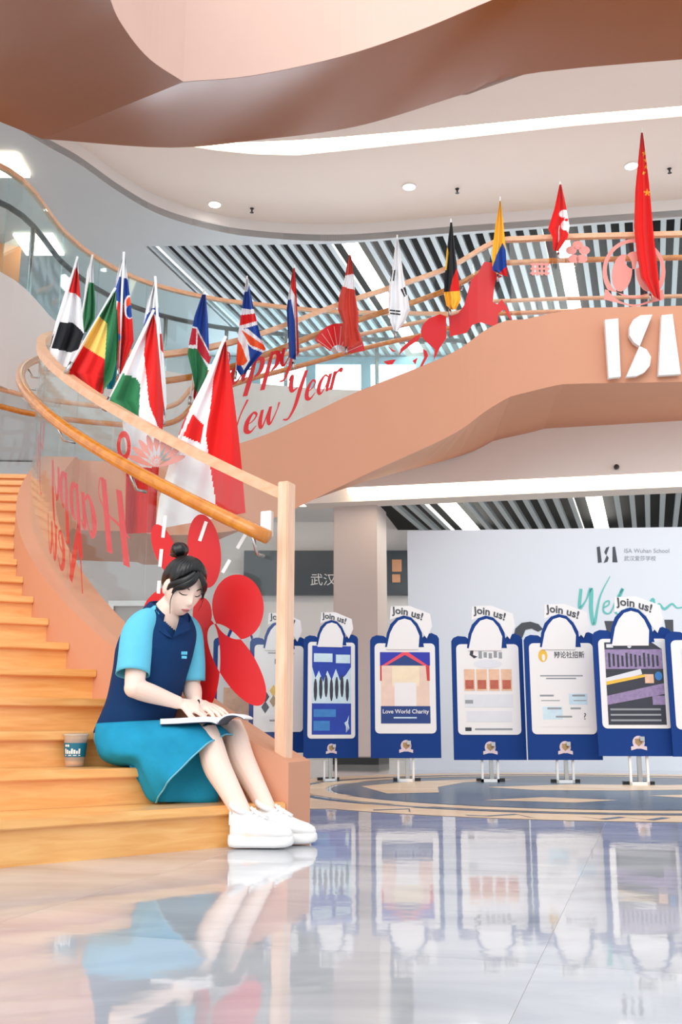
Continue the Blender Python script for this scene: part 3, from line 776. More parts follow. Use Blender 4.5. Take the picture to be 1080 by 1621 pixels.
# ------------------------------------------------------------------ decals on the stair glass
def ray_glass(x, y, lo, hi, r=GL + .009):
    """where the sight line through a photo pixel meets the curved glass between two path positions"""
    rr_ = ray(x, y); best = None
    ss = np.linspace(lo, hi, 160)
    P = np.array([pos(q, r)[:2] for q in ss])
    cr = P[:, 0] * rr_[1] - P[:, 1] * rr_[0]
    k = np.where(np.sign(cr[1:]) != np.sign(cr[:-1]))[0]
    k = int(k[0]) if len(k) else int(np.argmin(np.abs(cr[:-1])))
    t = cr[k] / (cr[k] - cr[k + 1] + 1e-12); t = min(max(t, 0), 1)
    p = P[k] * (1 - t) + P[k + 1] * t
    d = p[1] / rr_[1]
    return np.array([p[0], p[1], CAMZ + rr_[2] * d])
lowspan = (s_of_n(1.0), s_of_n(8.0)); upspan = (S[i_land + 20], SEND)
def sub_poly(poly, cell):
    """2D polygon cut into small triangles so that it can follow the curved glass"""
    bm = bmesh.new(); vs = [bm.verts.new((p[0], p[1], 0)) for p in poly]; bm.faces.new(vs)
    bmesh.ops.triangulate(bm, faces=bm.faces[:])
    xs = [p[0] for p in poly]; lo, hi = min(xs), max(xs); x = math.floor(lo / cell) * cell + cell
    while x < hi:
        bmesh.ops.bisect_plane(bm, geom=bm.verts[:] + bm.edges[:] + bm.faces[:], plane_co=(x, 0, 0), plane_no=(1, 0, 0)); x += cell
    bmesh.ops.triangulate(bm, faces=bm.faces[:]); bm.verts.index_update()
    v = [(q.co.x, q.co.y) for q in bm.verts]; f = [tuple(q.index for q in t.verts) for t in bm.faces]; bm.free()
    return v, f
def decal(nm, poly, m, span, cell=14, r=GL + .009):
    v, f = sub_poly(poly, cell); P = [ray_glass(a, b, *span, r) for a, b in v]
    c = np.mean(P, axis=0); k = int(np.argmin([np.hypot(*(pos(q)[:2] - c[:2])) for q in srange(span[0], span[1], .05)]))
    return mesh_obj(nm, P, f, m, panel_at(srange(span[0], span[1], .05)[k]))
def c6(pts): return [(200 + a / 4.696, 800 + b / 4.696) for a, b in pts]
# big red flower by the end post
from mathutils.geometry import delaunay_2d_cdt
def even_odd(polys):
    """2D outlines filled by the even-odd rule: where two overlap the glass stays clear"""
    vs = []; fs = []
    for p in polys: fs.append(list(range(len(vs), len(vs) + len(p)))); vs += [Vector((float(q[0]), float(q[1]))) for q in p]
    ov, oe, of, o1, o2, o3 = delaunay_2d_cdt(vs, [], fs, 1, 1e-4)
    return [(v.x, v.y) for v in ov], [tuple(f) for f, o in zip(of, o3) if len(o) % 2 == 1]
def decal_eo(nm, polys, m, span, cell=14, r=GL + .009, s_par=None):
    v, f = even_odd(polys); bm = bmesh.new(); vs = [bm.verts.new((a, b, 0)) for a, b in v]
    for q in f: bm.faces.new([vs[i] for i in q])
    x = min(a for a, b in v); hi_x = max(a for a, b in v); x = math.floor(x / cell) * cell + cell
    while x < hi_x:
        bmesh.ops.bisect_plane(bm, geom=bm.verts[:] + bm.edges[:] + bm.faces[:], plane_co=(x, 0, 0), plane_no=(1, 0, 0)); x += cell
    bmesh.ops.delete(bm, geom=[q for q in bm.verts if not q.link_faces], context='VERTS')
    bm.verts.index_update()
    P = [ray_glass(q.co.x, q.co.y, *span, r) for q in bm.verts]; F = [tuple(w.index for w in t.verts) for t in bm.faces]; bm.free()
    return mesh_obj(nm, P, F, m, panel_at(s_par))
decal_eo('red_flower', [c6(e) for e in (ellipse(285, 330, 80, 200, -20, 40), ellipse(580, 340, 122, 275, -6, 44), ellipse(830, 755, 192, 242, -4, 44), ellipse(822, 1185, 138, 350, -32, 48), ellipse(600, 1180, 98, 335, 2, 44), ellipse(300, 720, 110, 190, 60, 36))], 'decal_red', lowspan, r=GL - .008, s_par=s_of_n(2.5))
decal_eo('flower_centre', [c6(ellipse(565, 810, 72, 125, 0, 28))], 'decal_red', lowspan, r=GL - .0095, s_par=s_of_n(2.5))
for a, b in (((290, 75), (272, 240)), ((262, 325), (250, 455)), ((595, 120), (545, 265)), ((905, 185), (825, 320)), ((770, 405), (715, 500)), ((245, 560), (238, 655))):
    t = norm(np.array(b) - np.array(a)); n_ = np.array([-t[1], t[0]]) * 13
    decal('flower_stamen', c6([np.array(a) + n_, np.array(b) + n_, np.array(b) - n_, np.array(a) - n_]), 'decal_white', lowspan, r=GL - .010)
# mirrored greeting on the lower flight, set along the glass facing outwards
STROKES = {   # thick and thin pen strokes: x, y, half width
 'H': (.86, [[(.16, 1, .05), (.08, .5, .05), (0, 0, .05)], [(.60, 1, .05), (.52, .5, .05), (.44, 0, .05)], [(-.1, .42, .006), (.2, .5, .012), (.5, .54, .008), (.74, .7, .008), (.72, .95, .008), (.58, 1.0, .01)]]),
 'a': (.50, [[(.38, .46, .01), (.24, .56, .02), (.08, .4, .045), (.04, .16, .045), (.14, .02, .02), (.3, .2, .01), (.4, .46, .008)], [(.45, .55, .04), (.38, .2, .042), (.38, .04, .025), (.48, .1, .006)]]),
 'p': (.52, [[(.18, .6, .03), (.1, .1, .045), (0, -.45, .045)], [(.1, .3, .008), (.24, .54, .02), (.4, .44, .045), (.38, .16, .045), (.22, .02, .012)]]),
 'y': (.54, [[(.06, .56, .035), (.02, .25, .042), (.12, .03, .02), (.3, .3, .01), (.4, .54, .008)], [(.46, .56, .04), (.36, .05, .042), (.2, -.38, .025), (.02, -.4, .008)]]),
 'N': (.80, [[(.02, 0, .01), (.1, .5, .012), (.18, 1, .014)], [(.18, 1, .03), (.34, .5, .055), (.5, 0, .04)], [(.5, 0, .012), (.6, .6, .012), (.78, 1.05, .02)]]),
 'e': (.46, [[(.06, .26, .006), (.26, .34, .012), (.34, .48, .02), (.22, .57, .022), (.07, .38, .045), (.06, .12, .045), (.2, .01, .022), (.38, .14, .006)]]),
 'w': (.72, [[(.06, .56, .03), (.03, .2, .042), (.12, .02, .02), (.3, .5, .01)], [(.34, .56, .03), (.31, .2, .042), (.4, .02, .02), (.58, .35, .012), (.64, .58, .02)]]),
 'Y': (.72, [[(.02, .9, .012), (.12, 1, .04), (.12, .7, .05), (.2, .52, .03), (.4, .56, .008)], [(.66, 1, .04), (.5, .5, .05), (.36, 0, .04), (.16, -.3, .02), (-.04, -.26, .008)]]),
 'r': (.42, [[(.12, .56, .04), (.07, .28, .042), (.02, 0, .04)], [(.07, .3, .006), (.2, .5, .02), (.34, .54, .04), (.36, .44, .02)]])}
def glass_text(body, s0, z_off, size, m='decal_red', sx=1.0):
    V = []; F = []; x = 0.0
    for ch in body:
        adv, strokes = STROKES[ch]
        for st_ in strokes:
            P = catmull(st_, 6); o = len(V)
            for i, p in enumerate(P):
                t = norm(P[min(i + 1, len(P) - 1)][:2] - P[max(i - 1, 0)][:2]); nn = np.array([-t[1], t[0]])
                for sg_ in (-1, 1):
                    q = p[:2] + nn * (p[2] * 1.55 + .004) * sg_
                    V.append(pos(s0 + (x + q[0] + .12 * q[1]) * size * sx, GL + .009, 'n', z_off + q[1] * size))
            F += [(o + 2 * i, o + 2 * i + 1, o + 2 * i + 3, o + 2 * i + 2) for i in range(len(P) - 1)]
        x += adv
    return mesh_obj('lettering', V, F, m, panel_at(s0 + .2))
glass_text('Happy', s_of_n(4.75), .50, .32)
glass_text('New', s_of_n(6.3), .20, .30)
glass_text('Year', s_of_n(9.6), .5, .30)
# greeting and pictures on the upper flight
def up_text(body, x, y, size, sx=1.0):
    s0 = s_of_px(x, *upspan); p = ray_glass(x, y, *upspan); zn = pos(s0)[2]
    return glass_text(body, s0, p[2] - zn, size, sx=sx)
up_text('Happy', 310, 622, .32)
up_text('New', 345, 702, .30)
up_text('Year', 452, 650, .30)
fan = [(536 + 42 * math.cos(math.radians(a)), 562 - 50 * math.sin(math.radians(a))) for a in range(8, 158, 6)] + [(536 + 14 * math.cos(math.radians(a)), 562 - 16 * math.sin(math.radians(a))) for a in range(158, 7, -10)]
decal('fan', fan, 'decal_red', upspan)
for a in range(20, 155, 16):
    ca, sa = math.cos(math.radians(a)), math.sin(math.radians(a))
    decal('fan_rib', [(536 + 6 * ca - .6 * sa, 562 - 6 * sa - .6 * ca), (536 + 40 * ca - .6 * sa, 562 - 46 * sa - .6 * ca), (536 + 40 * ca + .6 * sa, 562 - 46 * sa + .6 * ca), (536 + 6 * ca + .6 * sa, 562 - 6 * sa + .6 * ca)], 'decal_pink', upspan, r=GL + .012)
def c8(pts): return [(580 + a / 3.857, 400 + b / 3.857) for a, b in pts]
decal('horse', c8([(505, 390), (560, 372), (598, 322), (615, 260), (632, 200), (640, 165), (680, 130), (700, 90), (722, 55), (782, 62), (790, 125), (832, 145), (790, 165), (780, 230), (772, 300), (800, 315), (828, 285), (856, 325), (892, 412), (872, 400), (842, 345), (806, 372), (802, 455), (745, 440), (700, 425), (650, 440), (612, 490), (510, 512)]), 'decal_red', upspan)
decal('horse', c8([(332, 480), (345, 440), (385, 400), (450, 375), (488, 388), (490, 520), (450, 580), (412, 660), (418, 590), (385, 560), (342, 520)]), 'decal_red', upspan)
decal('horse_tail', c8([(200, 625), (212, 585), (250, 550), (300, 510), (332, 498), (322, 532), (262, 572), (225, 600)]), 'decal_red', upspan)
decal('horse_tail', c8([(105, 665), (150, 655), (182, 652), (160, 682), (130, 686)]), 'decal_red', upspan)
decal('horse_tail', c8([(130, 570), (165, 595), (185, 600), (160, 606)]), 'decal_red', upspan)
decal('horse_leg', c8([(348, 588), (368, 600), (378, 630), (345, 690), (332, 728), (308, 722), (330, 690), (354, 640)]), 'decal_red', upspan)
decal('horse_leg', c8([(282, 660), (315, 640), (300, 682)]), 'decal_red', upspan)
# pale crest, blossom and lattice further along the glass
decal_eo('crest', [ellipse(1004, 430, 50, 52, 0, 36), ellipse(1004, 428, 43, 44, 0, 36), ellipse(985, 432, 16, 30, 8, 18), ellipse(1023, 432, 16, 30, -8, 18), ellipse(1004, 412, 14, 14, 0, 18), [(958, 458), (1004, 470), (1050, 458), (1052, 474), (1004, 486), (956, 474)]], 'decal_pink', upspan, s_par=s_of_px(1004, *upspan))
for k in range(5):
    a = math.radians(90 + 72 * k); decal('blossom_petal', ellipse(915 + 11 * math.cos(a), 400 - 12 * math.sin(a), 9, 7, 0, 12), 'decal_pink', upspan)
for k in range(4):
    decal('lattice', [(842 + 7 * k, 416), (846 + 7 * k, 416), (846 + 7 * k, 436), (842 + 7 * k, 436)], 'decal_pink', upspan)
for k in range(3):
    decal('lattice', [(840, 417 + 7 * k), (870, 417 + 7 * k), (870, 420 + 7 * k), (840, 420 + 7 * k)], 'decal_pink', upspan, r=GL + .011)
# pale lotus on the lower glass
decal_eo('lotus', [ellipse(248 + 22 * math.sin(math.radians(q)), 738 - 26 * math.cos(math.radians(q)), 5.5, 26, q, 16) for q in range(-72, 73, 18)], 'decal_pink', lowspan, s_par=s_of_n(3.8))
decal_eo('wreath', [ellipse(196, 706, 11, 24, 0, 24), ellipse(196, 706, 5.5, 14, 0, 18)], 'decal_red', lowspan, s_par=s_of_n(4.6))

# ------------------------------------------------------------------ flags
for nm, c in dict(red=(226, 30, 28), white=(244, 244, 246), blue=(28, 72, 160), green=(52, 130, 84), black=(30, 32, 38), yellow=(248, 190, 56), orange=(240, 84, 36), cyan=(54, 186, 208), crimson=(206, 40, 60), pale_yellow=(244, 208, 110), brick=(208, 70, 56), pink=(240, 200, 205), navy=(24, 48, 120)).items():
    m = mat('cloth_' + nm, c, 0.7, 0.05, 12, spec=0.2, bump=0.08, bscale=120)
    b = m.node_tree.nodes['Principled BSDF']; b.inputs['Sheen Weight'].default_value = 0.1
def inside_np(P, poly):
    c = np.zeros(len(P), dtype=bool); x, y = P[:, 0], P[:, 1]
    for i in range(len(poly)):
        x1, y1 = poly[i]; x2, y2 = poly[i - 1]
        if y1 == y2: continue
        m = ((y1 > y) != (y2 > y)) & (x < (x2 - x1) * (y - y1) / (y2 - y1) + x1); c ^= m
    return c
def interp_line(L, v):
    d = [0]
    for a, b in zip(L[:-1], L[1:]): d.append(d[-1] + math.hypot(b[0] - a[0], b[1] - a[1]))
    t = v * d[-1]
    return (np.interp(t, d, [p[0] for p in L]), np.interp(t, d, [p[1] for p in L]))
def flag(label, Y, L, R, base, regions, pole, NU=60, NV=120, fold=.035, seed=0, lean=0.0):
    top, bot = pole
    pb = at(*bot, Y); pt = at(*top, Y + lean)
    root = thing('flag', label, 'flag', 'flags along the stair balustrade', loc=tuple(pb))
    off = pb
    d = norm(pt - pb)
    pl = mesh_obj('pole', *tube([pb - off, pt - off + d * .012], .0075, 8), 'white_paint', root, smooth=True)
    mesh_obj('bracket', *tube([(0, 0, 0), d * .07], .014, 8), 'steel', root, smooth=True)
    cols = [base] + [r[0] for r in regions if r[0] != base]; cols = list(dict.fromkeys(cols))
    verts = []; pix = []
    span = max(p[1] for p in L + R) - min(p[1] for p in L + R)
    top_y = min(p[1] for p in L + R)
    for j in range(NV + 1):
        v = j / NV; a = interp_line(L, v); b = interp_line(R, v)
        wpx = math.hypot(b[0] - a[0], b[1] - a[1])
        for i in range(NU + 1):
            u = i / NU
            x = a[0] * (1 - u) + b[0] * u; y = a[1] * (1 - u) + b[1] * u
            dep = fold * (.15 + .85 * v) * math.sin(u * 9.0 + seed * 1.7 + v * 2.0) + .5 * fold * math.sin(u * 17 + seed + 3 * v)
            dep += lean * (1 - min(1, (y - top_y) / span))
            verts.append(at(x, y, Y + dep + (.012 if Y < 7 else -.045)) - off); pix.append((x, y))
    faces = []; idx = []
    for j in range(NV):
        for i in range(NU):
            q = (j * (NU + 1) + i, j * (NU + 1) + i + 1, (j + 1) * (NU + 1) + i + 1, (j + 1) * (NU + 1) + i)
            faces.append(q)
    PXA = np.array(pix); FA = np.array(faces); ctr = PXA[FA].mean(axis=1); idx = np.zeros(len(faces), dtype=np.int32)
    for name, poly in regions: idx[inside_np(ctr, poly)] = cols.index(name)
    o = mesh_obj('cloth', verts, faces, None, root, smooth=True, mats=['cloth_' + c for c in cols], midx=idx)
    return root
def yrail(x, extra=-.06):
    s = s_of_px(x, *upspan); return float(pos(s, GL)[1]) + extra
flag('large white and red flag nearest the end post, hanging behind the glass', 4.42,
     [(354, 541), (322, 606), (290, 668), (272, 720), (252, 790), (246, 838)], [(358, 541), (368, 610), (378, 690), (383, 740), (387, 790), (389, 812)], 'white',
     [('red', [(357, 535), (338, 600), (334, 640), (326, 690), (336, 760), (345, 815), (395, 818), (380, 640)]), ('red', [(305, 655), (322, 672), (318, 702), (290, 690)]), ('crimson', [(300, 640), (303, 642), (284, 690), (281, 688)])], ((356, 536), (276, 718)), seed=1)
flag('green, white and red tricolour flag hanging second from the end post', 4.62,
     [(241, 497), (207, 560), (173, 632), (192, 655), (200, 720), (198, 845)], [(246, 498), (252, 560), (259, 640), (258, 672), (250, 760), (246, 843)], 'white',
     [('green', [(190, 590), (215, 598), (222, 608), (220, 662), (165, 645)]), ('red', [(243, 495), (231, 530), (228, 560), (236, 640), (256, 690), (265, 640), (254, 540)]), ('red', [(190, 745), (255, 738), (255, 850), (190, 850)])], ((242, 494), (165, 650)), seed=2)
flag('green, yellow and red flag slanting over the curved rail at the left', 4.95,
     [(180, 462), (150, 512), (125, 555), (106, 588), (122, 602), (138, 612)], [(184, 462), (185, 520), (184, 575), (178, 600), (166, 615), (160, 628)], 'green',
     [('pale_yellow', [(156, 500), (170, 512), (166, 570), (129, 547)]), ('red', [(129, 546), (166, 569), (162, 635), (100, 592)])], ((181, 459), (104, 592)), seed=3)
flag('green and turquoise flag squeezed beside the green, yellow and red flag', 5.12,
     [(178, 490), (170, 540), (164, 580), (163, 600), (170, 616)], [(186, 490), (188, 540), (185, 590), (183, 605), (178, 616)], 'green',
     [('cyan', [(160, 572), (190, 568), (190, 620), (160, 625)])], ((184, 480), (160, 622)), NU=10, NV=30, seed=4)
flag('white, blue and red flag with a round shield, behind the green, yellow and red flag', 5.3,
     [(194, 406), (186, 432), (180, 460), (181, 500), (183, 555), (186, 592)], [(198, 406), (202, 440), (206, 470), (210, 510), (212, 540), (192, 592)], 'white',
     [('blue', [(189, 438), (203, 442), (206, 468), (196, 481), (178, 474)]), ('red', [(178, 474), (196, 482), (207, 466), (216, 540), (190, 600), (180, 560)]), ('white', ellipse(205, 486, 9, 19)), ('orange', ellipse(206, 480, 6, 10)), ('blue', ellipse(206, 493, 6, 10)), ('blue', [(182, 523), (194, 533), (182, 546)])], ((196, 402), (187, 600)), seed=5)
flag('white flag with blue star and red patches behind the green, white and red flag', 5.0,
     [(244, 445), (234, 475), (227, 510), (229, 535), (246, 600), (260, 668)], [(248, 445), (251, 485), (256, 530), (260, 570), (263, 610), (264, 640)], 'white',
     [('blue', [(233, 497), (241, 492), (238, 512), (225, 524)]), ('blue', [(247, 481), (252, 488), (257, 490), (252, 495), (253, 502), (247, 498), (241, 501), (243, 494), (239, 489), (245, 488)]), ('red', [(245, 532), (258, 526), (264, 566), (250, 548)])], ((246, 441), (258, 672)), seed=6)
flag('white and green flag hanging second from the left', 6.1,
     [(145, 409), (138, 428), (133, 470), (132, 500), (131, 525)], [(147, 409), (148, 440), (151, 480), (150, 505), (137, 526)], 'white',
     [('green', [(142, 446), (150, 450), (155, 510), (130, 535), (128, 500)])], ((146, 406), (122, 545)), NU=14, NV=40, seed=7)
flag('red, white and black flag hanging leftmost of all', 5.7,
     [(121, 412), (105, 455), (88, 510), (78, 555), (75, 578)], [(123, 412), (127, 465), (131, 505), (133, 528), (113, 582)], 'white',
     [('red', [(121, 422), (109, 462), (120, 465), (129, 474), (126, 440)]), ('black', [(93, 510), (115, 511), (128, 522), (134, 530), (127, 552), (112, 558), (79, 550), (80, 540)])], ((122, 409), (72, 584)), seed=8)
flag('blue, red and green flag with white diagonal stripes, at the start of the upper flight', yrail(315) - .05,
     [(320, 466), (308, 500), (300, 540), (297, 560), (303, 585), (308, 610), (306, 628)], [(326, 466), (329, 500), (331, 550), (331, 575), (326, 600), (314, 622), (309, 638)], 'blue',
     [('white', [(300, 514), (312, 518), (331, 556), (332, 586), (312, 562), (296, 556)]), ('crimson', [(302, 518), (311, 521), (310, 546), (297, 546)]), ('crimson', [(313, 526), (332, 562), (332, 578), (312, 556)]), ('green', [(296, 551), (312, 552), (332, 588), (328, 604), (312, 625), (300, 590)]), ('red', [(304, 606), (312, 622), (306, 645)])], ((323, 459), (300, 640)), seed=9)
flag('blue flag with red and white crossed stripes, right of the blue, red and green flag', yrail(395) - .05,
     [(390, 442), (384, 480), (377, 530), (374, 568), (375, 586), (380, 594)], [(393, 442), (400, 480), (407, 510), (415, 540), (421, 553), (402, 574), (388, 592)], 'blue',
     [('white', [(380, 435), (398, 435), (392, 462), (386, 462)]), ('white', [(381, 488), (404, 490), (408, 514), (376, 523)]), ('red', [(380, 499), (406, 496), (408, 508), (378, 516)]), ('white', [(374, 522), (392, 520), (423, 546), (421, 560), (400, 552), (392, 545), (396, 570), (386, 586), (372, 560)]), ('orange', [(382, 522), (422, 549), (420, 556), (396, 546)]), ('orange', [(374, 533), (382, 546), (392, 572), (386, 578), (372, 578)])], ((391, 439), (372, 600)), seed=10)
flag('narrow red, white and blue flag hanging between two upper flags', yrail(465) - .05,
     [(464, 424), (457, 465), (454, 490), (456, 530), (458, 566)], [(467, 424), (470, 470), (472, 520), (474, 558), (468, 570)], 'white',
     [('red', [(461, 430), (469, 420), (472, 470), (474, 520), (478, 562), (470, 566), (468, 470), (461, 456)]), ('blue', [(450, 476), (461, 474), (467, 510), (469, 572), (455, 572)])], ((466, 421), (464, 585)), seed=11)
flag('red flag with a white band above the red fan picture', yrail(550) - .05,
     [(552, 404), (546, 440), (537, 470), (535, 490), (543, 510), (541, 530), (545, 548)], [(556, 404), (560, 435), (563, 470), (568, 498), (567, 520), (575, 542), (560, 550)], 'brick',
     [('white', [(543, 437), (561, 433), (566, 460), (536, 452)])], ((554, 401), (548, 560)), seed=12)
flag('white flag with black bar marks, left of the red horse picture', yrail(630) - .05,
     [(627, 378), (622, 420), (616, 455), (615, 490), (618, 510), (624, 524)], [(631, 378), (638, 430), (646, 470), (649, 490), (641, 510), (629, 525)], 'white',
     [('black', [(620, 427), (622, 427), (619, 445), (617, 445)]), ('black', [(624, 427), (626.5, 427), (624, 445), (621.5, 445)]), ('black', [(634, 458), (642, 454), (645, 466), (640, 470)]), ('white', [(637, 456), (638.5, 456), (643, 468), (641.5, 468)]), ('black', [(617, 490), (634, 492), (634, 494), (617, 492)]), ('black', [(618, 495), (634, 497), (634, 499), (618, 497)])], ((629, 374), (626, 535)), seed=13)
flag('black, red and gold flag hanging over the red horse picture', yrail(715) - .05,
     [(713, 352), (707, 400), (704, 440), (703, 465), (707, 484), (715, 490)], [(716, 352), (721, 400), (726, 440), (728, 460), (730, 474), (722, 490)], 'black',
     [('red', [(727, 415), (735, 462), (711, 464), (717, 440)]), ('yellow', [(700, 463), (735, 459), (735, 495), (700, 495)]), ('yellow', [(708, 390), (711, 400), (707, 428), (700, 428)])], ((714, 348), (712, 500)), seed=14)
flag('yellow flag with blue and red lower corner, above the horse head', yrail(790) - .05,
     [(791, 318), (784, 360), (779, 400), (780, 428), (790, 434)], [(793, 318), (797, 350), (800, 385), (802, 415), (804, 438)], 'yellow',
     [('blue', [(796, 384), (806, 410), (802, 426), (792, 433), (778, 428), (787, 402)]), ('red', [(790, 433), (806, 418), (810, 445), (790, 440)])], ((792, 313), (788, 445)), seed=15)
flag('small red flag with a white blossom, second from the right', yrail(885) - .05,
     [(886, 292), (878, 330), (868, 362), (875, 376), (876, 396)], [(889, 292), (896, 325), (902, 358), (899, 376), (884, 398)], 'red',
     [('white', ellipse(893, 338, 8, 6, -20)), ('white', ellipse(899, 346, 5, 9, 10)), ('white', ellipse(895, 357, 7, 8, 0)), ('white', ellipse(903, 362, 6, 8, 0)), ('red', ellipse(897, 348, 2.5, 2.5))], ((887, 289), (884, 410)), seed=16)
def star(cx, cy, r):
    return [(cx + (r if k % 2 == 0 else r * .4) * math.sin(math.pi * k / 5), cy - (r if k % 2 == 0 else r * .4) * math.cos(math.pi * k / 5)) for k in range(10)]
flag('tall red flag with yellow stars, rightmost of all above the white letters', yrail(1025) - .05,
     [(1015, 210), (1006, 300), (1004, 360), (1008, 400), (1015, 440), (1034, 468)], [(1018, 210), (1028, 290), (1036, 380), (1042, 430), (1046, 476)], 'red',
     [('yellow', star(1025, 305, 7)), ('yellow', star(1021, 243, 5)), ('yellow', star(1023, 254, 4.5)), ('yellow', star(1023, 264, 4)), ('yellow', star(1019, 274, 3.5))], ((1016.5, 206), (1030, 476)))

# ------------------------------------------------------------------ poster stands
mat('stand_blue', (10, 58, 132), .6, .04, 4, spec=.25); mat('stand_navy', (24, 58, 128), .4, .04, 4); mat('poster_white', (240, 236, 236), .4, .01, 5)
mat('deep_blue', (24, 60, 170), .4, .25, 14); mat('royal', (36, 44, 170), .4, .05, 6); mat('coral', (238, 74, 92), .4, .05, 6)
mat('cream', (248, 226, 196), .5, .1, 18); mat('skin_print', (238, 206, 190), .5, .12, 16); mat('peach_print', (240, 190, 160), .5, .25, 22); mat('rust_print', (190, 96, 74), .5, .35, 26)
mat('violet_print', (150, 130, 170), .5, .4, 40); mat('charcoal', (52, 54, 66), .5, .2, 20); mat('gold', (236, 188, 70), .5, .1, 20); mat('pale_print', (226, 226, 232), .5, .05, 16); mat('ice', (206, 228, 248), .5, .2, 18)
mat('emblem_pale', (226, 206, 214), .5, .15, 60); mat('sky_print', (60, 130, 200), .5, .3, 16); mat('red_print', (206, 60, 56), .5, .1, 20); mat('brown_print', (170, 140, 100), .5, .3, 20)
def poster(label, xl, xr, yb, yt, Y, yaw, art, foot_y, leaf=1, width=None):
    """blue notice stand: printed board on a white frame foot; local x runs along the board, local z up, front towards -y"""
    pl = at((xl + xr) / 2, yb, Y); wd = width or (xr - xl) / FPX * Y * 1.005
    root = thing('poster_stand', label, 'poster stand', 'blue notice stands in a row', loc=(pl[0], pl[1], 0)); root.rotation_euler = (0, 0, yaw)
    z0 = pl[2]; k = wd / 112.0         # metres per drawing unit: the board is 112 units wide
    H = (at((xl + xr) / 2, yt, Y)[2] - z0) / k
    def pt(a, b, out=0.0): return ((a - 56) * k, -out, z0 + b * k)
    def plate(nm, poly, m, out, th, parent=root):
        v, f = poly_tess(poly); n = len(poly)
        P = [pt(a, b, out) for a, b in poly]
        return mesh_obj(nm, *prism(P, (0, th, 0)), m, parent)
    sh = [(0, 0), (112, 0), (112, H - 6), (109, H - 1), (100, H + 3), (90, H), (82, H - 8), (30, H - 8), (22, H - 2), (10, H - 1), (3, H - 4), (0, H - 9)]
    board = plate('board', sh, 'stand_blue', .012, .024)
    # top piece: blue arch with a plain white panel, and the white tag
    arch = [(24, H - 20), (27, H + 2), (33, H + 17), (43, H + 27), (55, H + 31), (67, H + 28), (77, H + 18), (84, H + 4), (87, H - 20)]
    plate('arch', arch, 'stand_blue', .02, .012)
    plate('arch_panel', [(26, H - 24), (32, H + 2), (38, H + 14), (46, H + 23), (56, H + 26), (66, H + 23), (74, H + 13), (80, H - 2), (78, H - 24)], 'poster_white', .026, .007)
    tg = plate('tag', [(32, H + 24), (34, H + 46), (64, H + 47), (98, H + 34), (101, H + 14), (92, H - 6), (84, H + 4), (77, H + 19), (67, H + 29), (55, H + 32), (43, H + 28)], 'poster_white', .024, .008)
    v, f = text2d('Join us!', 17.5, 0, .45)
    def bend(a, b):
        t = a / 62.0; ang = math.radians(6 - 38 * t)
        cx = 37 + a * .93; cy = H + 34 - 16 * t * t
        return pt(cx - b * math.sin(ang) * .6, cy + b * .92 - (0), .027)
    mesh_obj('lettering', [bend(a, b) for a, b in v], f, 'dark_ink', tg)
    def rrect(x0, x1, y0, y1, r):
        o = []
        for cx, cy, a0 in ((x1 - r, y1 - r, 0), (x0 + r, y1 - r, 90), (x0 + r, y0 + r, 180), (x1 - r, y0 + r, 270)):
            for q in range(5): o.append((cx + r * math.cos(math.radians(a0 + q * 22.5)), cy + r * math.sin(math.radians(a0 + q * 22.5))))
        return o
    sheet = plate('poster_sheet', rrect(7, 105, 38, H - 14, 7), 'poster_white', .018, .006)
    def pr(nm, poly, m, out=.0195):
        v, f = poly_tess([(12 + a * .88, 38 + (b / 100.0) * (H - 52)) for a, b in poly])
        return mesh_obj(nm, [pt(a, b, out) for a, b in v], f, m, sheet)
    def prt(body, x, y, size, m, out=.021, align='CENTER', off=.1, sx=1.0, shear=0):
        v, f = text2d(body, size, shear, off, align)
        return mesh_obj('lettering', [pt(12 + x * .88 + a * sx, 38 + y / 100.0 * (H - 52) + b, out) for a, b in v], f, m, sheet)
    art(pr, prt)
    # emblem under the sheet
    em = plate('emblem', ellipse(56, 19, 8.5, 9, 0, 18), 'emblem_pale', .0145, .002)
    plate('emblem_scroll', [(45, 8), (56, 11), (67, 8), (67, 13), (56, 16), (45, 13)], 'emblem_pale', .016, .002)
    mesh_obj('emblem_shield', *prism([pt(a, b, .0165) for a, b in ((51, 24), (61, 24), (61, 18), (56, 13), (51, 18))], (0, .002, 0)), 'brown_print', em)
    # white foot frame
    zf = z0 / k
    fr = [plate_ for plate_ in ()]
    V = merge([obox(pt(a, (-zf + 10) / 2 , -.03), (1, 0, 0), (0, 1, 0), (0, 0, 1), 1.6 * k, .012, (zf + 10) / 2 * k) for a in (44, 68)] + [obox(pt(56, -zf + 2.4, -.03), (1, 0, 0), (0, 1, 0), (0, 0, 1), 13.6 * k, .012, 2.4 * k)])
    mesh_obj('foot_frame', *V, 'white_paint', root)
    mesh_obj('base_bar', *obox(pt(60, -zf + .012 / k, -.16), (1, 0, 0), (0, 1, 0), (0, 0, 1), 22 * k, .02, .012), 'black_metal', root)
    mesh_obj('back_post', *obox(pt(60, (-zf + 30) / 2, -.1), (1, 0, 0), (0, 1, 0), (0, 0, 1), 3 * k, .015, (zf + 30) / 2 * k), 'steel', root)
    mesh_obj('brace', *obox(pt(60, 24, -.03), (1, 0, 0), (0, 1, 0), (0, 0, 1), 3 * k, .08, 3 * k), 'steel', root)
    return root
def R_(x0, x1, y0, y1): return [(x0, y0), (x1, y0), (x1, y1), (x0, y1)]
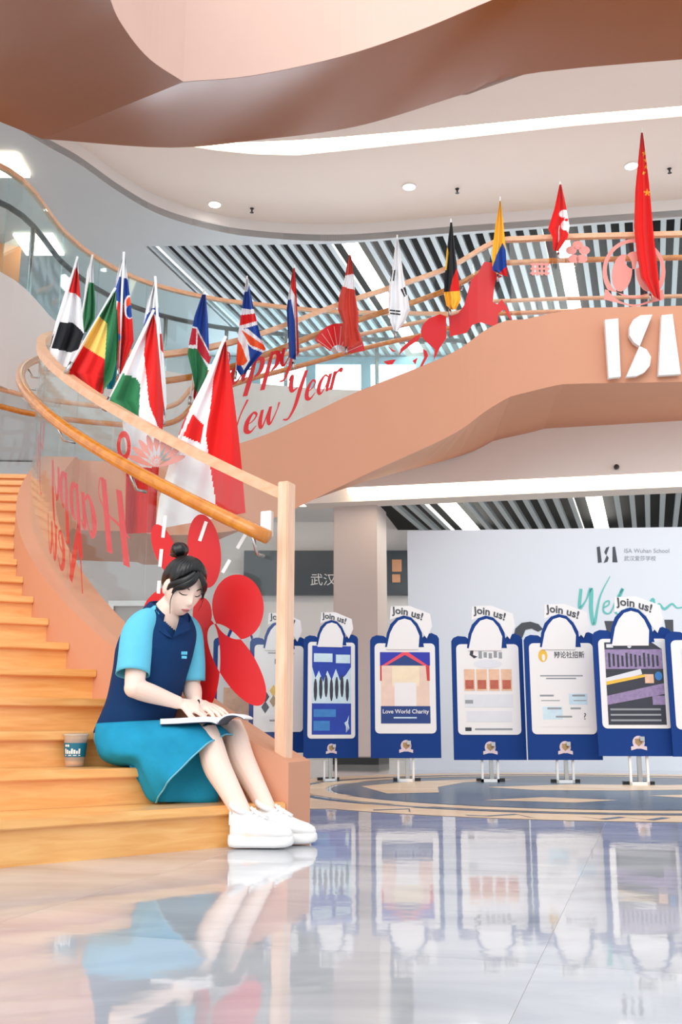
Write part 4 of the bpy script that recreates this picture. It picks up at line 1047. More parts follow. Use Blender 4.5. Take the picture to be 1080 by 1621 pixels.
def art_band(pr, prt):
    pr('picture', R_(4, 96, 4, 96), 'deep_blue')
    pr('picture_light', [(4, 74), (12, 62), (20, 70), (30, 58), (40, 70), (50, 60), (60, 72), (70, 60), (84, 66), (96, 74), (96, 36), (4, 36)], 'ice', .0198)
    for k in range(7): pr('figure', ellipse(12 + 12.5 * k, 50 + (k % 3) * 2, 4.2, 12, 0, 10), 'charcoal', .0202)
    pr('title_block', R_(8, 52, 79, 88), 'ice', .0202); pr('title_block', R_(60, 94, 78, 87), 'ice', .0202)
    pr('text_block', R_(8, 60, 22, 30), 'sky_print', .0202); pr('text_block', R_(8, 46, 8, 18), 'sky_print', .0202); pr('star', [(84, 6), (87, 12), (92, 10), (89, 16), (91, 24), (86, 18), (80, 16), (84, 12)], 'ice', .0202)
def art_charity(pr, prt):
    pr('picture', R_(6, 94, 30, 75), 'skin_print'); pr('picture', R_(26, 76, 52, 75), 'cream', .0198); pr('picture', R_(30, 70, 30, 56), 'poster_white', .0199)
    pr('roof_band', R_(4, 96, 75, 90), 'royal', .0202); pr('roof', [(12, 75), (50, 89), (88, 75)], 'stand_navy', .0206)
    pr('roof_edge', [(8, 75), (46, 90), (56, 90), (92, 75), (84, 75), (50, 87), (16, 75)], 'coral', .021)
    pr('post', R_(4, 7, 58, 75), 'red_print', .0202); pr('post', [(88, 75), (95, 75), (95, 58), (90, 58)], 'red_print', .0202)
    pr('band', R_(5, 95, 11, 30), 'stand_navy', .0202)
    prt('Love World Charity', 50, 22, 9.2, 'poster_white', .0208, sx=.98); pr('line', R_(28, 70, 16.5, 18), 'ice', .0208)
def art_four(pr, prt):
    pr('title', [(20, 94), (26, 96), (24, 88), (32, 86), (26, 84), (18, 88)], 'charcoal'); 
    for k in range(5): pr('title', R_(34 + 9 * k, 40 + 9 * k, 84 + k % 2, 92 - k % 3), 'grey_ink')
    pr('cloud', ellipse(50, 78, 26, 5, 0, 16), 'pale_print')
    for k in range(4):
        pr('photo', R_(7 + 22 * k, 26 + 22 * k, 48, 72), 'peach_print', .0198); pr('photo_dark', R_(9 + 22 * k, 24 + 22 * k, 50, 60), 'rust_print', .0202)
    pr('text_block', R_(7, 93, 30, 44), 'pale_print'); pr('text_block', R_(10, 90, 14, 26), 'pale_print'); pr('mark', R_(7, 18, 4, 8), 'charcoal'); pr('mark', R_(8, 22, 34, 38), 'grey_ink', .0202); pr('line', R_(24, 90, 5, 7), 'grey_ink')
def art_debate(pr, prt):
    pr('blot', ellipse(18, 86, 8, 7, 0, 12), 'gold'); pr('blot_eye', ellipse(19, 84, 3, 4, 0, 8), 'poster_white', .0202)
    prt('辩论社招新', 64, 84, 11, 'dark_ink', sx=.85)
    pr('sheet', R_(8, 92, 8, 76), 'poster_white', .0196)
    for (a, b, c, d) in ((12, 86, 63, 64.5), (22, 74, 60, 61.5), (10, 34, 41, 43), (12, 44, 36, 37), (66, 88, 41, 43), (68, 90, 36, 37), (22, 46, 27, 29), (62, 80, 27, 29), (36, 64, 18, 20)): pr('line', R_(a, b, c, d), 'grey_ink', .0202)
    pr('panel', R_(14, 48, 16, 30), 'ice', .0199); pr('panel', R_(60, 92, 32, 44), 'ice', .0199)
    prt('?', 86, 16, 14, 'dark_ink')
def art_collage(pr, prt):
    pr('picture', R_(4, 96, 4, 96), 'charcoal'); pr('photo', R_(4, 96, 66, 88), 'violet_print', .0198)
    for k in range(12): pr('figure', R_(9 + 7 * k, 12.5 + 7 * k, 68 + (k % 2), 84 - (k * 5) % 4), 'charcoal', .0201)
    pr('photo', [(4, 36), (96, 50), (96, 38), (4, 26)], 'violet_print', .0198); pr('slash', [(4, 56), (60, 66), (62, 60), (4, 50)], 'pale_print', .0202); pr('slash', [(4, 52), (66, 60), (66, 57), (4, 48)], 'gold', .0204)
    pr('ball', ellipse(88, 58, 6, 5, 0, 12), 'sky_print', .0204); pr('photo', R_(66, 80, 50, 60), 'peach_print', .0202); pr('photo', R_(76, 96, 26, 36), 'violet_print', .0202)
    for k in range(3): pr('line', R_(8, 88, 8 + 6 * k, 10 + 6 * k), 'grey_ink', .0202)
    pr('corner', [(80, 96), (96, 96), (96, 88)], 'pale_print', .0204); pr('badge', R_(7, 18, 90, 94), 'pale_print', .0204); pr('badge', ellipse(44, 92, 3.5, 2.6, 0, 10), 'pale_print', .0204)
def art_tiles(pr, prt):
    for k in range(2): pr('title', R_(40 + 6 * k, 74, 78 - 12 * k, 84 - 12 * k), 'dark_ink')
    for k, c in enumerate(('charcoal', 'gold', 'brown_print', 'red_print', 'charcoal', 'brown_print', 'gold')):
        cx, cy = 20 + (k % 4) * 18, 40 - (k // 4) * 12 + (k % 2) * 7
        pr('tile', [(cx, cy - 7), (cx + 9, cy), (cx, cy + 7), (cx - 9, cy)], c)
    pr('line', R_(30, 80, 12, 14), 'grey_ink'); pr('line', R_(24, 84, 90, 91.5), 'grey_ink')
def art_plain(pr, prt):
    pr('text_block', R_(10, 90, 60, 90), 'pale_print'); pr('photo', R_(10, 90, 14, 50), 'peach_print')
poster('blue poster stand with multicoloured diamond tiles, behind the end post', 404, 474, 1192, 1010, 8.45, math.radians(24), art_tiles, 1232, width=.5)
poster('narrow slice of a poster stand seen through the glass, furthest left of the row', 352, 398, 1190, 1010, 8.7, math.radians(38), art_plain, 1230, width=.5)
poster('blue poster stand with a dark blue stage band poster, beside the end post', 481, 567, 1200, 1006, 8.25, math.radians(14), art_band, 1235)
poster('poster stand reading Love World Charity under a red roof drawing', 589, 697, 1200, 1005, 8.15, math.radians(2), art_charity, 1234)
poster('poster stand with a row of four rust coloured photos, third from the right', 721, 832, 1203, 1006, 8.1, 0.0, art_four, 1232)
poster('poster stand with a plain white debate notice and yellow mark, left of the collage poster', 839, 952, 1203, 1004, 7.95, math.radians(-2), art_debate, 1236)
poster('poster stand with a dark collage of group photos, rightmost complete one', 951, 1073, 1197, 996, 7.65, math.radians(-3), art_collage, 1239)
poster('poster stand cut off by the right edge of the picture', 1070, 1190, 1198, 998, 7.5, math.radians(-8), art_plain, 1239)

# ------------------------------------------------------------------ paper cup on the second step
cb = at(118, 1209, 3.9); cb[2] = znose(2) + .001
def clear_mat(name, rgb, a):
    m = bpy.data.materials.new(name); m.use_nodes = True; nt = m.node_tree; nt.nodes.clear()
    out = nt.nodes.new('ShaderNodeOutputMaterial'); tr = nt.nodes.new('ShaderNodeBsdfTransparent'); tr.inputs[0].default_value = (.96, .96, .95, 1)
    gl = nt.nodes.new('ShaderNodeBsdfPrincipled'); gl.inputs['Base Color'].default_value = lin(rgb); gl.inputs['Roughness'].default_value = .1
    nz = nt.nodes.new('ShaderNodeTexNoise'); nz.inputs['Scale'].default_value = 20
    mr = nt.nodes.new('ShaderNodeMapRange'); mr.inputs['To Min'].default_value = a * .9; mr.inputs['To Max'].default_value = a * 1.1
    nt.links.new(nz.outputs['Fac'], mr.inputs['Value'])
    mx = nt.nodes.new('ShaderNodeMixShader'); nt.links.new(mr.outputs[0], mx.inputs[0]); nt.links.new(tr.outputs[0], mx.inputs[1]); nt.links.new(gl.outputs[0], mx.inputs[2]); nt.links.new(mx.outputs[0], out.inputs[0])
    MATS[name] = m
clear_mat('cup_plastic', (240, 226, 214), .35)
mat('tea', (120, 62, 36), .15, .1, 10); mat('cup_teal', (24, 112, 138), .4, .05, 10); mat('ice_amber', (226, 156, 70), .2, .1, 20)
cup = thing('drink_cup', 'clear plastic cup of iced tea with a teal label on the second step', 'cup', loc=tuple(cb))
cprof = [(.0, .0), (.034, 0), (.036, .004), (.0455, .112), (.048, .116), (.048, .120), (.0445, .120), (.043, .112), (.033, .006), (.0, .005)]
def lathe(prof, n=28):
    v = []; f = []
    for r, z in prof:
        for k in range(n): v.append((r * math.cos(2 * math.pi * k / n), r * math.sin(2 * math.pi * k / n), z))
    for j in range(len(prof) - 1):
        for k in range(n): f.append((j * n + k, j * n + (k + 1) % n, (j + 1) * n + (k + 1) % n, (j + 1) * n + k))
    return v, f
mesh_obj('body', *lathe(cprof), 'cup_plastic', cup, smooth=True)
mesh_obj('tea', *lathe([(0, .022), (.0345, .022), (.0415, .1), (0, .1)]), 'tea', cup, smooth=True)
mesh_obj('ice', *lathe([(0, .006), (.0335, .006), (.0345, .0215), (0, .0215)]), 'ice_amber', cup, smooth=True)
mesh_obj('lid', *lathe([(0, .122), (.03, .124), (.046, .121), (.05, .118), (.05, .115), (.0485, .1145)]), 'cup_plastic', cup, smooth=True)
lb = mesh_obj('label_band', *lathe([(.0392, .036), (.0436, .088)]), 'cup_teal', cup, smooth=True)
def oncup(a, z): r = .0396 + (z - .036) * .0846 + .0006; return (r * math.sin(a), -r * math.cos(a), z)
for a0, a1, z0, z1 in [(-.75, -.55, .074, .082), (-.5, -.3, .074, .082)] + [(-.78 + .22 * k, -.61 + .22 * k, .048, .067 - .004 * (k % 3)) for k in range(7)] + [(-.8, .75, .041, .044)]:
    vs = [oncup(a0 + (a1 - a0) * t / 3, z) for t in range(4) for z in (z0, z1)]
    mesh_obj('label_mark', vs, [(2 * t, 2 * t + 1, 2 * t + 3, 2 * t + 2) for t in range(3)], 'white_paint', lb)
# ------------------------------------------------------------------ the seated young woman
mat('skin', (252, 222, 206), .5, .03, 14, spec=.35, sss=.12)
mat('shirt_navy', (16, 54, 100), .8, .06, 30, spec=.2, bump=.55, bscale=11)
mat('shirt_aqua', (104, 198, 226), .8, .05, 30, spec=.2, bump=.55, bscale=11)
mat('denim', (36, 146, 184), .85, .30, 9, spec=.15, bump=.6, bscale=13)
mat('denim_edge', (120, 190, 214), .9, .2, 60, spec=.1, bump=.4, bscale=200)
mat('hair_black', (14, 13, 16), .32, .3, 40, spec=.5, stretch=(1, 1, 8))
mat('lip', (214, 126, 122), .45, .05, 40); mat('brow', (66, 48, 44), .7, .1, 40); mat('lash', (34, 26, 26), .6, .1, 40)
mat('shoe_white', (246, 244, 242), .55, .03, 20, bump=.08, bscale=80); mat('sole_white', (238, 236, 234), .6, .03, 20); mat('lace', (250, 250, 250), .7, .03, 30)
mat('paper', (248, 248, 250), .6, .02, 20); mat('book_cover', (44, 62, 84), .5, .08, 10); mat('pen_black', (40, 42, 48), .3, .1, 20)

Sh = norm((.26, .97, 0)); Ss = norm((.66, .75, 0))
hipC = at(203, 1170, 4.03)
tor = [  # centre pixel, depth, half side, half depth, twist
    (204, 1188, 4.03, .170, .135, 0.0), (212, 1152, 4.03, .158, .130, 0.1), (226, 1110, 4.02, .142, .126, .4), (238, 1065, 4.01, .146, .124, .7),
    (247, 1028, 4.0, .156, .120, .9), (254, 1000, 4.0, .150, .102, 1.0), (260, 978, 3.99, .112, .078, 1.0), (264, 962, 3.98, .066, .062, 1.0)]
def torso_rings(grow, n=40, wr=0.0):
    rings = []
    for k, (px, py, Y, hs, hd, tw) in enumerate(tor):
        c = at(px, py, Y); s = norm(Sh * (1 - tw) + Ss * tw); fr = np.array([s[1], -s[0], 0])
        r = []
        for i in range(n):
            t = 2 * math.pi * i / n; ct, st_ = math.cos(t), math.sin(t)
            e = .86
            a = math.copysign(abs(ct) ** e, ct) * (hs + grow); b = math.copysign(abs(st_) ** e, st_) * (hd + grow)
            wv = 1 + wr * math.sin(5 * t + k * 1.9) * (1 if k < 5 else .2)
            r.append(c + s * a * wv + fr * b * wv)
        rings.append(r)
    return rings
def resample(rings, per):
    out = []
    for i in range(len(rings[0])):
        out.append(catmull([r[i] for r in rings], per))
    return [[out[i][k] for i in range(len(out))] for k in range(len(out[0]))]
person = thing('person', 'young woman in navy and aqua polo shirt and denim skirt, seated on the steps writing', 'person', loc=tuple(np.append(hipC[:2], znose(2))))
PO = np.append(hipC[:2], znose(2))
def pmesh(nm, vf, m, parent=None, smooth=True, **kw):
    return mesh_obj(nm, [np.array(p) - PO for p in vf[0]], vf[1], m, parent or person, smooth=smooth, **kw)
# --- head
YAWH, PIT, ROL = math.radians(-52), math.radians(30), math.radians(3)
f0 = np.array([math.cos(YAWH), math.sin(YAWH), 0]); zup = np.array([0, 0, 1.0])
hf = f0 * math.cos(PIT) - zup * math.sin(PIT); hu = f0 * math.sin(PIT) + zup * math.cos(PIT); hl = np.cross(hu, hf)
hu, hl = hu * math.cos(ROL) + hl * math.sin(ROL), hl * math.cos(ROL) - hu * math.sin(ROL)
HC = at(290, 931, 3.95)
def hp(a, b, c): return HC + hl * a + hf * b + hu * c
def g(x, m, s): return math.exp(-((x - m) / s) ** 2)
def sm(e0, e1, x):
    t = min(1, max(0, (x - e0) / (e1 - e0))); return t * t * (3 - 2 * t)
def head_local(th, ph, off=0.0, feat=True):
    """th: azimuth, 0 = front, + = left; ph: polar angle from the crown"""
    x, y, z = math.sin(ph) * math.sin(th), math.sin(ph) * math.cos(th), math.cos(ph)
    a = .0735 * x; b = (.088 if y > 0 else .098) * y; c = (.112 if z > 0 else .112) * z
    if z < 0:
        q = -z
        a *= 1 - .34 * q ** 1.5
        if y < 0: b *= 1 - .55 * q
        else: b = b * (1 - .05 * q) + .012 * q * y
    if y > .3: b -= .010 * sm(.3, 1, y) * (1 - .6 * sm(0, -.8, z))      # flatter face
    if feat and y > 0:
        k = sm(.2, .6, y)
        b += k * (.021 * g(a, 0, .0105) * (g(c, -.026, .016) + .55 * g(c, -.006, .018)) )                 # nose
        b += k * .004 * g(a, 0, .03) * g(c, .026, .016)                                                       # brow
        b -= k * .0065 * (g(a, .031, .017) + g(a, -.031, .017)) * g(c, .006, .013)                           # sockets
        b += k * .0035 * (g(a, .031, .013) + g(a, -.031, .013)) * g(c, .004, .008)                           # lids
        b += k * .0055 * g(a, 0, .020) * (g(c, -.057, .007) + g(c, -.069, .007))                             # lips
        b += k * .006 * g(a, 0, .02) * g(c, -.098, .015)                                                      # chin
        a *= 1 + .03 * g(c, -.03, .03) * k
    r = math.sqrt(a * a + b * b + c * c)
    if off: a, b, c = a * (1 + off / r), b * (1 + off / r), c * (1 + off / r)
    return a, b, c
def head_mesh(nu=72, nv=54):
    v = [hp(*head_local(2 * math.pi * i / nu, math.pi * j / nv)) for j in range(nv + 1) for i in range(nu)]; f = []
    for j in range(nv):
        for i in range(nu): f.append((j * nu + i, j * nu + (i + 1) % nu, (j + 1) * nu + (i + 1) % nu, (j + 1) * nu + i))
    return v, f
body = [head_mesh()]
for sd in (-1, 1):      # ears
    c = hp(sd * .072, -.008, -.008); M = np.stack([hl * 1.0, hf * 1.0, hu], 1)
    body.append(sphere(c, (.010, .019, .031), 14, 10, M)); 
nb = at(264, 966, 3.985)
body.append(tube([nb - zup * .05 - f0 * .02, nb, hp(0, -.022, -.062), hp(0, -.022, -.02)], [.058, .052, .047, .045], 16))
body.append(loft(resample(torso_rings(-.020, 28)[1:], 3)))
def limb(P, R, n=16): 
    Q = catmull([np.append(p, r) for p, r in zip(P, R)], 5); return tube([q[:3] for q in Q], [q[3] for q in Q], n)
shR, elR, wrR = at(223, 994, 3.885), at(212, 1089, 3.80), at(284, 1113, 3.90)
shL, elL, wrL = at(300, 997, 4.10), at(303, 1087, 4.11), at(310, 1112, 4.01)
for sh_, el, wr_ in ((shR, elR, wrR), (shL, elL, wrL)):
    body.append(limb([sh_, (sh_ + el) / 2, el + (sh_ - el) * .12, el + (sh_ - el) * .02], [.046, .043, .0385, .036]))
    body.append(sphere(el, .0375, 16, 12))
    body.append(limb([el, el + (wr_ - el) * .15, el + (wr_ - el) * .4, el + (wr_ - el) * .8, wr_], [.0365, .0385, .0365, .028, .0245]))
kneeR, ankR = at(326, 1163, 3.88), at(391, 1304, 3.765)
kneeL, ankL = at(366, 1154, 4.02), at(428, 1293, 3.895)
hR, hL = hipC - Sh * .085 - zup * .01, hipC + Sh * .085 - zup * .01
for h_, kn, an in ((hR, kneeR, ankR), (hL, kneeL, ankL)):
    body.append(limb([h_, h_ + (kn - h_) * .4, h_ + (kn - h_) * .85, kn], [.075, .066, .053, .050]))
    back = norm(np.array([-.8, .1, -.5]))
    body.append(limb([kn + (an - kn) * -.04, kn + (an - kn) * .12, kn + (an - kn) * .34 + back * .012, kn + (an - kn) * .62 + back * .006, an, an + np.array([.01, 0, -.05])], [.050, .050, .052, .043, .0335, .034]))
    body.append(limb([an + np.array([-.02, 0, -.035]), an + np.array([.05, .0, -.045]), an + np.array([.11, 0, -.05])], [.03, .032, .025]))
def hand(w, d, n_, curls, thumb_side, size=1.0, spread=.12, thumb_to=None):
    """w wrist, d towards the knuckles, n_ the back of the hand"""
    d = norm(d); n_ = norm(n_ - d * np.dot(n_, d)); wd = np.cross(d, n_) * thumb_side    # wd points to the thumb side
    parts = []; tips = []
    pal = [w - d * .01, w + d * .02, w + d * .05, w + d * .078 * size]
    parts.append(tube(pal, [(.018, .024), (.016, .030), (.0135, .038), (.010, .037)], 16, flat=n_))
    Ls = ((.040, .024, .019), (.044, .027, .020), (.041, .025, .019), (.032, .020, .017))
    for k in range(4):
        o = .0285 - .019 * k
        p = w + d * (.070 - .004 * abs(k - 1)) * size + wd * o; P = [p - d * .012, p]; R = [.0098, .0098]
        a = 0.0; base = norm(d + wd * spread * (1.5 - k) / 1.5)
        for j in range(3):
            a += curls[k][j]; dr = base * math.cos(a) - n_ * math.sin(a); P.append(P[-1] + dr * Ls[k][j] * size); R.append(.0088 - .0011 * j)
        P.append(P[-1] + dr * .003); R.append(.004)
        parts.append(tube(P, R, 10)); tips.append(P[-1])
    tb = w + d * .024 + wd * .026
    t1 = tb + norm(d * .7 + wd * .7 - n_ * .35) * .036
    tgt = thumb_to if thumb_to is not None else tips[0]
    t2 = t1 + norm(tgt - t1) * .028; t3 = t2 + norm(tgt - t2) * .022
    parts.append(tube([tb - wd * .012, tb, t1, t2, t3, t3 + norm(t3 - t2) * .003], [.014, .0135, .0105, .0095, .0078, .004], 10))
    return parts, tips, t3
dR = at(322, 1121, 3.93) - wrR
hr, tipsR, thR = hand(wrR, dR, np.array([-.15, -.62, .77]), ((.35, .75, .5), (.5, .8, .5), (.65, .85, .5), (.8, .9, .5)), 1)
body += hr
dL = at(346, 1124, 3.97) - wrL
hl_, tipsL, thL = hand(wrL, dL, np.array([0, -.2, .98]), ((.15, .25, .2), (.2, .3, .2), (.2, .3, .2), (.25, .3, .2)), -1)
body += hl_
V, F = merge(body)
me = bpy.data.meshes.new('body'); me.from_pydata([tuple(np.array(p) - PO) for p in V], [], F); me.update()
bm = bmesh.new(); bm.from_mesh(me); bmesh.ops.recalc_face_normals(bm, faces=bm.faces); bm.to_mesh(me); bm.free()
tmp = bpy.data.objects.new('body_source', me); COL.objects.link(tmp)
rm = tmp.modifiers.new('r', 'REMESH'); rm.mode = 'VOXEL'; rm.voxel_size = .0042; rm.use_smooth_shade = True
sm_ = tmp.modifiers.new('s', 'SMOOTH'); sm_.factor = .5; sm_.iterations = 3
dg = bpy.context.evaluated_depsgraph_get()
me2 = bpy.data.meshes.new_from_object(tmp.evaluated_get(dg)); me2.name = 'body'
me2.materials.clear(); me2.materials.append(MATS['skin'])
me2.polygons.foreach_set('use_smooth', np.ones(len(me2.polygons), dtype=bool))
bpy.data.objects.remove(tmp)
bo = bpy.data.objects.new('body', me2); COL.objects.link(bo); bo.parent = person
# --- face details on the head
def face_stroke(nm, pts, r, m, lift=.0012):
    P = []
    for a, c in pts:
        best = None       # find the surface in front at (a, c)
        for ph_i in range(20, 160, 2):
            pass
        lo, hi_ = 0.0, .13
        P.append(hp(a, face_b(a, c) + lift, c))
    pmesh(nm, tube(P, r, 8), m)
_grid = []
for j in range(10, 170, 2):
    for i in range(-75, 76, 3):
        _grid.append(head_local(math.radians(i), math.radians(j)))
_grid = np.array(_grid)
def face_b(a, c):
    d = (_grid[:, 0] - a) ** 2 + (_grid[:, 2] - c) ** 2; k = np.argsort(d)[:4]; w = 1 / (d[k] + 1e-9); return float((w * _grid[k, 1]).sum() / w.sum())
for sd in (-1, 1):
    face_stroke('eyebrow', [(sd * .016, .024), (sd * .026, .028), (sd * .038, .029), (sd * .048, .024)], [.0016, .0026, .0022, .0010], 'brow')
    face_stroke('eyelashes', [(sd * .017, .002), (sd * .024, -.0015), (sd * .033, -.003), (sd * .042, -.001), (sd * .048, .003)], [.0009, .0016, .0020, .0020, .0010], 'lash', .0008)
face_stroke('upper_lip', [(-.019, -.062), (-.010, -.0595), (-.003, -.058), (0, -.0588), (.003, -.058), (.010, -.0595), (.019, -.062)], [.0008, .0024, .0030, .0028, .0030, .0024, .0008], 'lip', -.0005)
face_stroke('lower_lip', [(-.016, -.0655), (-.007, -.068), (0, -.0688), (.007, -.068), (.016, -.0655)], [.0008, .0030, .0036, .0030, .0008], 'lip', -.0008)
face_stroke('mouth_line', [(-.019, -.0632), (-.008, -.0636), (0, -.0632), (.008, -.0636), (.019, -.0632)], .0007, 'brow', .0016)
# --- hair
def hair_min(th):   # lowest cos(ph) covered for each azimuth
    t = abs(math.degrees(th))
    return float(np.interp(t, [0, 14, 35, 55, 70, 80, 92, 105, 120, 150, 180], [.74, .70, .60, .46, .20, .12, .26, .02, -.30, -.52, -.56]))
nu, nv = 96, 44; v = []; f = []
for i in range(nu):
    th_ = -math.pi + 2 * math.pi * i / nu; pm = math.acos(hair_min(th_))
    for j in range(nv + 1):
        t = j / nv; ph = max(.0005, pm * t); thick = .021 * (1 - t ** 5) - .002 * (t ** 5)
        thick += .0016 * math.sin(th_ * 26 + 3 * math.sin(ph * 4)) * (1 - t ** 4) * sm(0, .3, t)
        v.append(hp(*head_local(th_, ph, thick, False)))
for i in range(nu):
    for j in range(nv): f.append((i * (nv + 1) + j, ((i + 1) % nu) * (nv + 1) + j, ((i + 1) % nu) * (nv + 1) + j + 1, i * (nv + 1) + j + 1))
hair = pmesh('hair', (v, f), 'hair_black')
bc = at(284, 871, 3.985)
bv, bf = sphere((0, 0, 0), (.036, .034, .031), 32, 20)
bv = [bc + np.array(p) * (1 + .08 * math.sin(5 * math.atan2(p[1], p[0]) + 60 * p[2])) for p in bv]
pmesh('hair_bun', (bv, bf), 'hair_black', hair)
pmesh('hair_tie', tube([bc + np.array([.026 * math.cos(a), .026 * math.sin(a), 0]) - hu * .022 for a in np.linspace(0, 6.28, 20)], .006, 8), 'pen_black', hair)
def lock(pts, r, n=8): 
    Q = catmull([np.append(hp(*p), q) for p, q in zip(pts, r)], 6)
    pmesh('hair_lock', tube([q[:3] for q in Q], [(q[3], q[3] * .5) for q in Q], n), 'hair_black', hair)
lock([(.004, .070, .098), (-.022, .088, .066), (-.047, .078, .036), (-.063, .055, .012), (-.068, .045, -.012)], [.010, .014, .015, .010, .002])
lock([(-.01, .072, .095), (-.040, .072, .062), (-.062, .05, .034), (-.072, .025, .012), (-.074, .012, -.012)], [.012, .016, .016, .012, .004])
lock([(-.052, .068, .03), (-.067, .056, -.004), (-.068, .054, -.04), (-.060, .060, -.075), (-.056, .064, -.092)], [.004, .0028, .0020, .0018, .0010], 6)
lock([(.004, .070, .098), (.028, .086, .066), (.050, .074, .036), (.064, .056, .008), (.066, .052, -.022)], [.010, .014, .014, .009, .002])
lock([(.02, .078, .085), (.048, .074, .05), (.066, .05, .02), (.072, .03, -.005)], [.011, .015, .012, .003])
lock([(.058, .066, .02), (.068, .06, -.012), (.066, .064, -.04), (.058, .07, -.062)], [.004, .0026, .002, .001], 6)
# --- shirt
R_s = resample(torso_rings(.004, 112, .016), 10)[8:]
nr, nn_ = len(R_s), len(R_s[0]); sv = [p for r in R_s for p in r]; sf = []; si_ = []
for i in range(nr - 1):
    for k in range(nn_):
        k2 = (k + 1) % nn_; a = 2 * math.pi * (k + .5) / nn_ - math.pi / 2; a = (a + math.pi) % (2 * math.pi) - math.pi   # 0 = front
        t = i / (nr - 1)
        if t > .655 and abs(a) < 1.35 * (t - .655) / .345 + .02: continue        # open V neck
        if i == 0 and False: continue
        sf.append((i * nn_ + k, i * nn_ + k2, (i + 1) * nn_ + k2, (i + 1) * nn_ + k))
        si_.append(1 if (t > .56 and abs(abs(a) - math.pi / 2) < .30 + .8 * max(0, t - .62)) and t < .99 else 0)
shirt = pmesh('polo_shirt', (sv, sf), None, mats=['shirt_navy', 'shirt_aqua'], midx=si_)
sol = shirt.modifiers.new('thick', 'SOLIDIFY'); sol.thickness = .004; sol.offset = 0
def sleeve(P, R, nm='sleeve'):
    Q = catmull([np.append(p, r) for p, r in zip(P, R)], 6); n = len(Q)
    rings = []
    T = [norm(Q[min(i + 1, n - 1)][:3] - Q[max(i - 1, 0)][:3]) for i in range(n)]; a = norm(np.cross(T[0], np.array([.3, 1, .2])))
    for i in range(n):
        a = norm(a - T[i] * np.dot(a, T[i])); b = np.cross(T[i], a)
        rings.append([Q[i][:3] + (a * math.cos(t) + b * math.sin(t)) * Q[i][3] * (1 + .035 * math.sin(3 * t + i * .35)) for t in np.linspace(0, 2 * math.pi, 32, endpoint=False)])
    o = pmesh(nm, loft(rings, False), 'shirt_aqua'); s_ = o.modifiers.new('thick', 'SOLIDIFY'); s_.thickness = .004; s_.offset = 0
    return o
sleeve([at(247, 977, 3.94), at(231, 984, 3.90), at(219, 1004, 3.875), at(213, 1035, 3.845), at(210, 1067, 3.82)], [.030, .052, .060, .061, .062])
sleeve([at(276, 980, 4.05), at(288, 988, 4.08), at(299, 1003, 4.10), at(304, 1040, 4.11), at(304, 1078, 4.11)], [.030, .045, .053, .052, .050])
# collar
cc_ = at(264, 966, 3.985); cu_ = norm(zup * .93 + f0 * .30); cf = norm(f0 - cu_ * np.dot(f0, cu_)); cl = np.cross(cu_, cf)
rows = []
for j, (rad, hgt) in enumerate(((.058, .016), (.062, .024), (.072, .020), (.090, -.008), (.100, -.036))):
    row = []
    for k in range(41):
        a = math.radians(30 + (300) * k / 40.0); fr = math.cos(a)
        drop = .0
        e = max(0, fr) ** 2
        rr_ = rad * (1 + .10 * e); h_ = hgt - e * (.042 + .014 * max(0, j - 1))
        row.append(cc_ + cf * math.cos(a) * rr_ * 1.02 + cl * math.sin(a) * rr_ * 1.06 + cu_ * h_)
    rows.append(row)
cvv = [p for r in rows for p in r]; cff = [(i * 41 + k, i * 41 + k + 1, (i + 1) * 41 + k + 1, (i + 1) * 41 + k) for i in range(4) for k in range(40)]
co = pmesh('collar', (cvv, cff), 'shirt_navy'); s_ = co.modifiers.new('thick', 'SOLIDIFY'); s_.thickness = .004
def flap(pts):
    v, f = poly_tess([(p[0], p[1]) for p in pts]); Yd = {(round(p[0], 3), round(p[1], 3)): p[2] for p in pts}
    a = [at(x, y, Yd[(round(x, 3), round(y, 3))]) for x, y in v]; n = len(a); b = [p + np.array([.004, .010, -.002]) for p in a]
    order = [min(range(n), key=lambda i: abs(v[i][0] - p[0]) + abs(v[i][1] - p[1])) for p in pts]
    sides = [(order[i], order[(i + 1) % n], n + order[(i + 1) % n], n + order[i]) for i in range(n)]
    pmesh('collar_flap', (a + b, f + [tuple(n + i for i in q) for q in f] + sides), 'shirt_navy', co, smooth=False)
flap([(234, 963, 3.912), (245, 955, 3.93), (251, 974, 3.897), (259, 991, 3.888), (272, 1010, 3.886), (262, 1006, 3.880), (252, 998, 3.870), (237, 998, 3.866), (230, 981, 3.882)])
flap([(285, 976, 3.905), (297, 984, 3.955), (301, 995, 3.955), (288, 1002, 3.905), (274, 1009, 3.888), (280, 993, 3.89)])
# chest logo
lc = at(293, 1034, 3.86)
for k, (dx, dz, w_, h_) in enumerate(((-.010, 0, .004, .012), (-.003, .0, .006, .012), (.005, 0, .005, .012), (-.002, -.016, .018, .010))):
    pmesh('chest_logo', obox(lc + np.array([dx, -.004, dz]), norm((.8, .6, 0)), norm((-.6, .8, 0)), (0, 0, 1), w_ / 2, .004, h_ / 2), 'shirt_aqua', shirt, smooth=False)
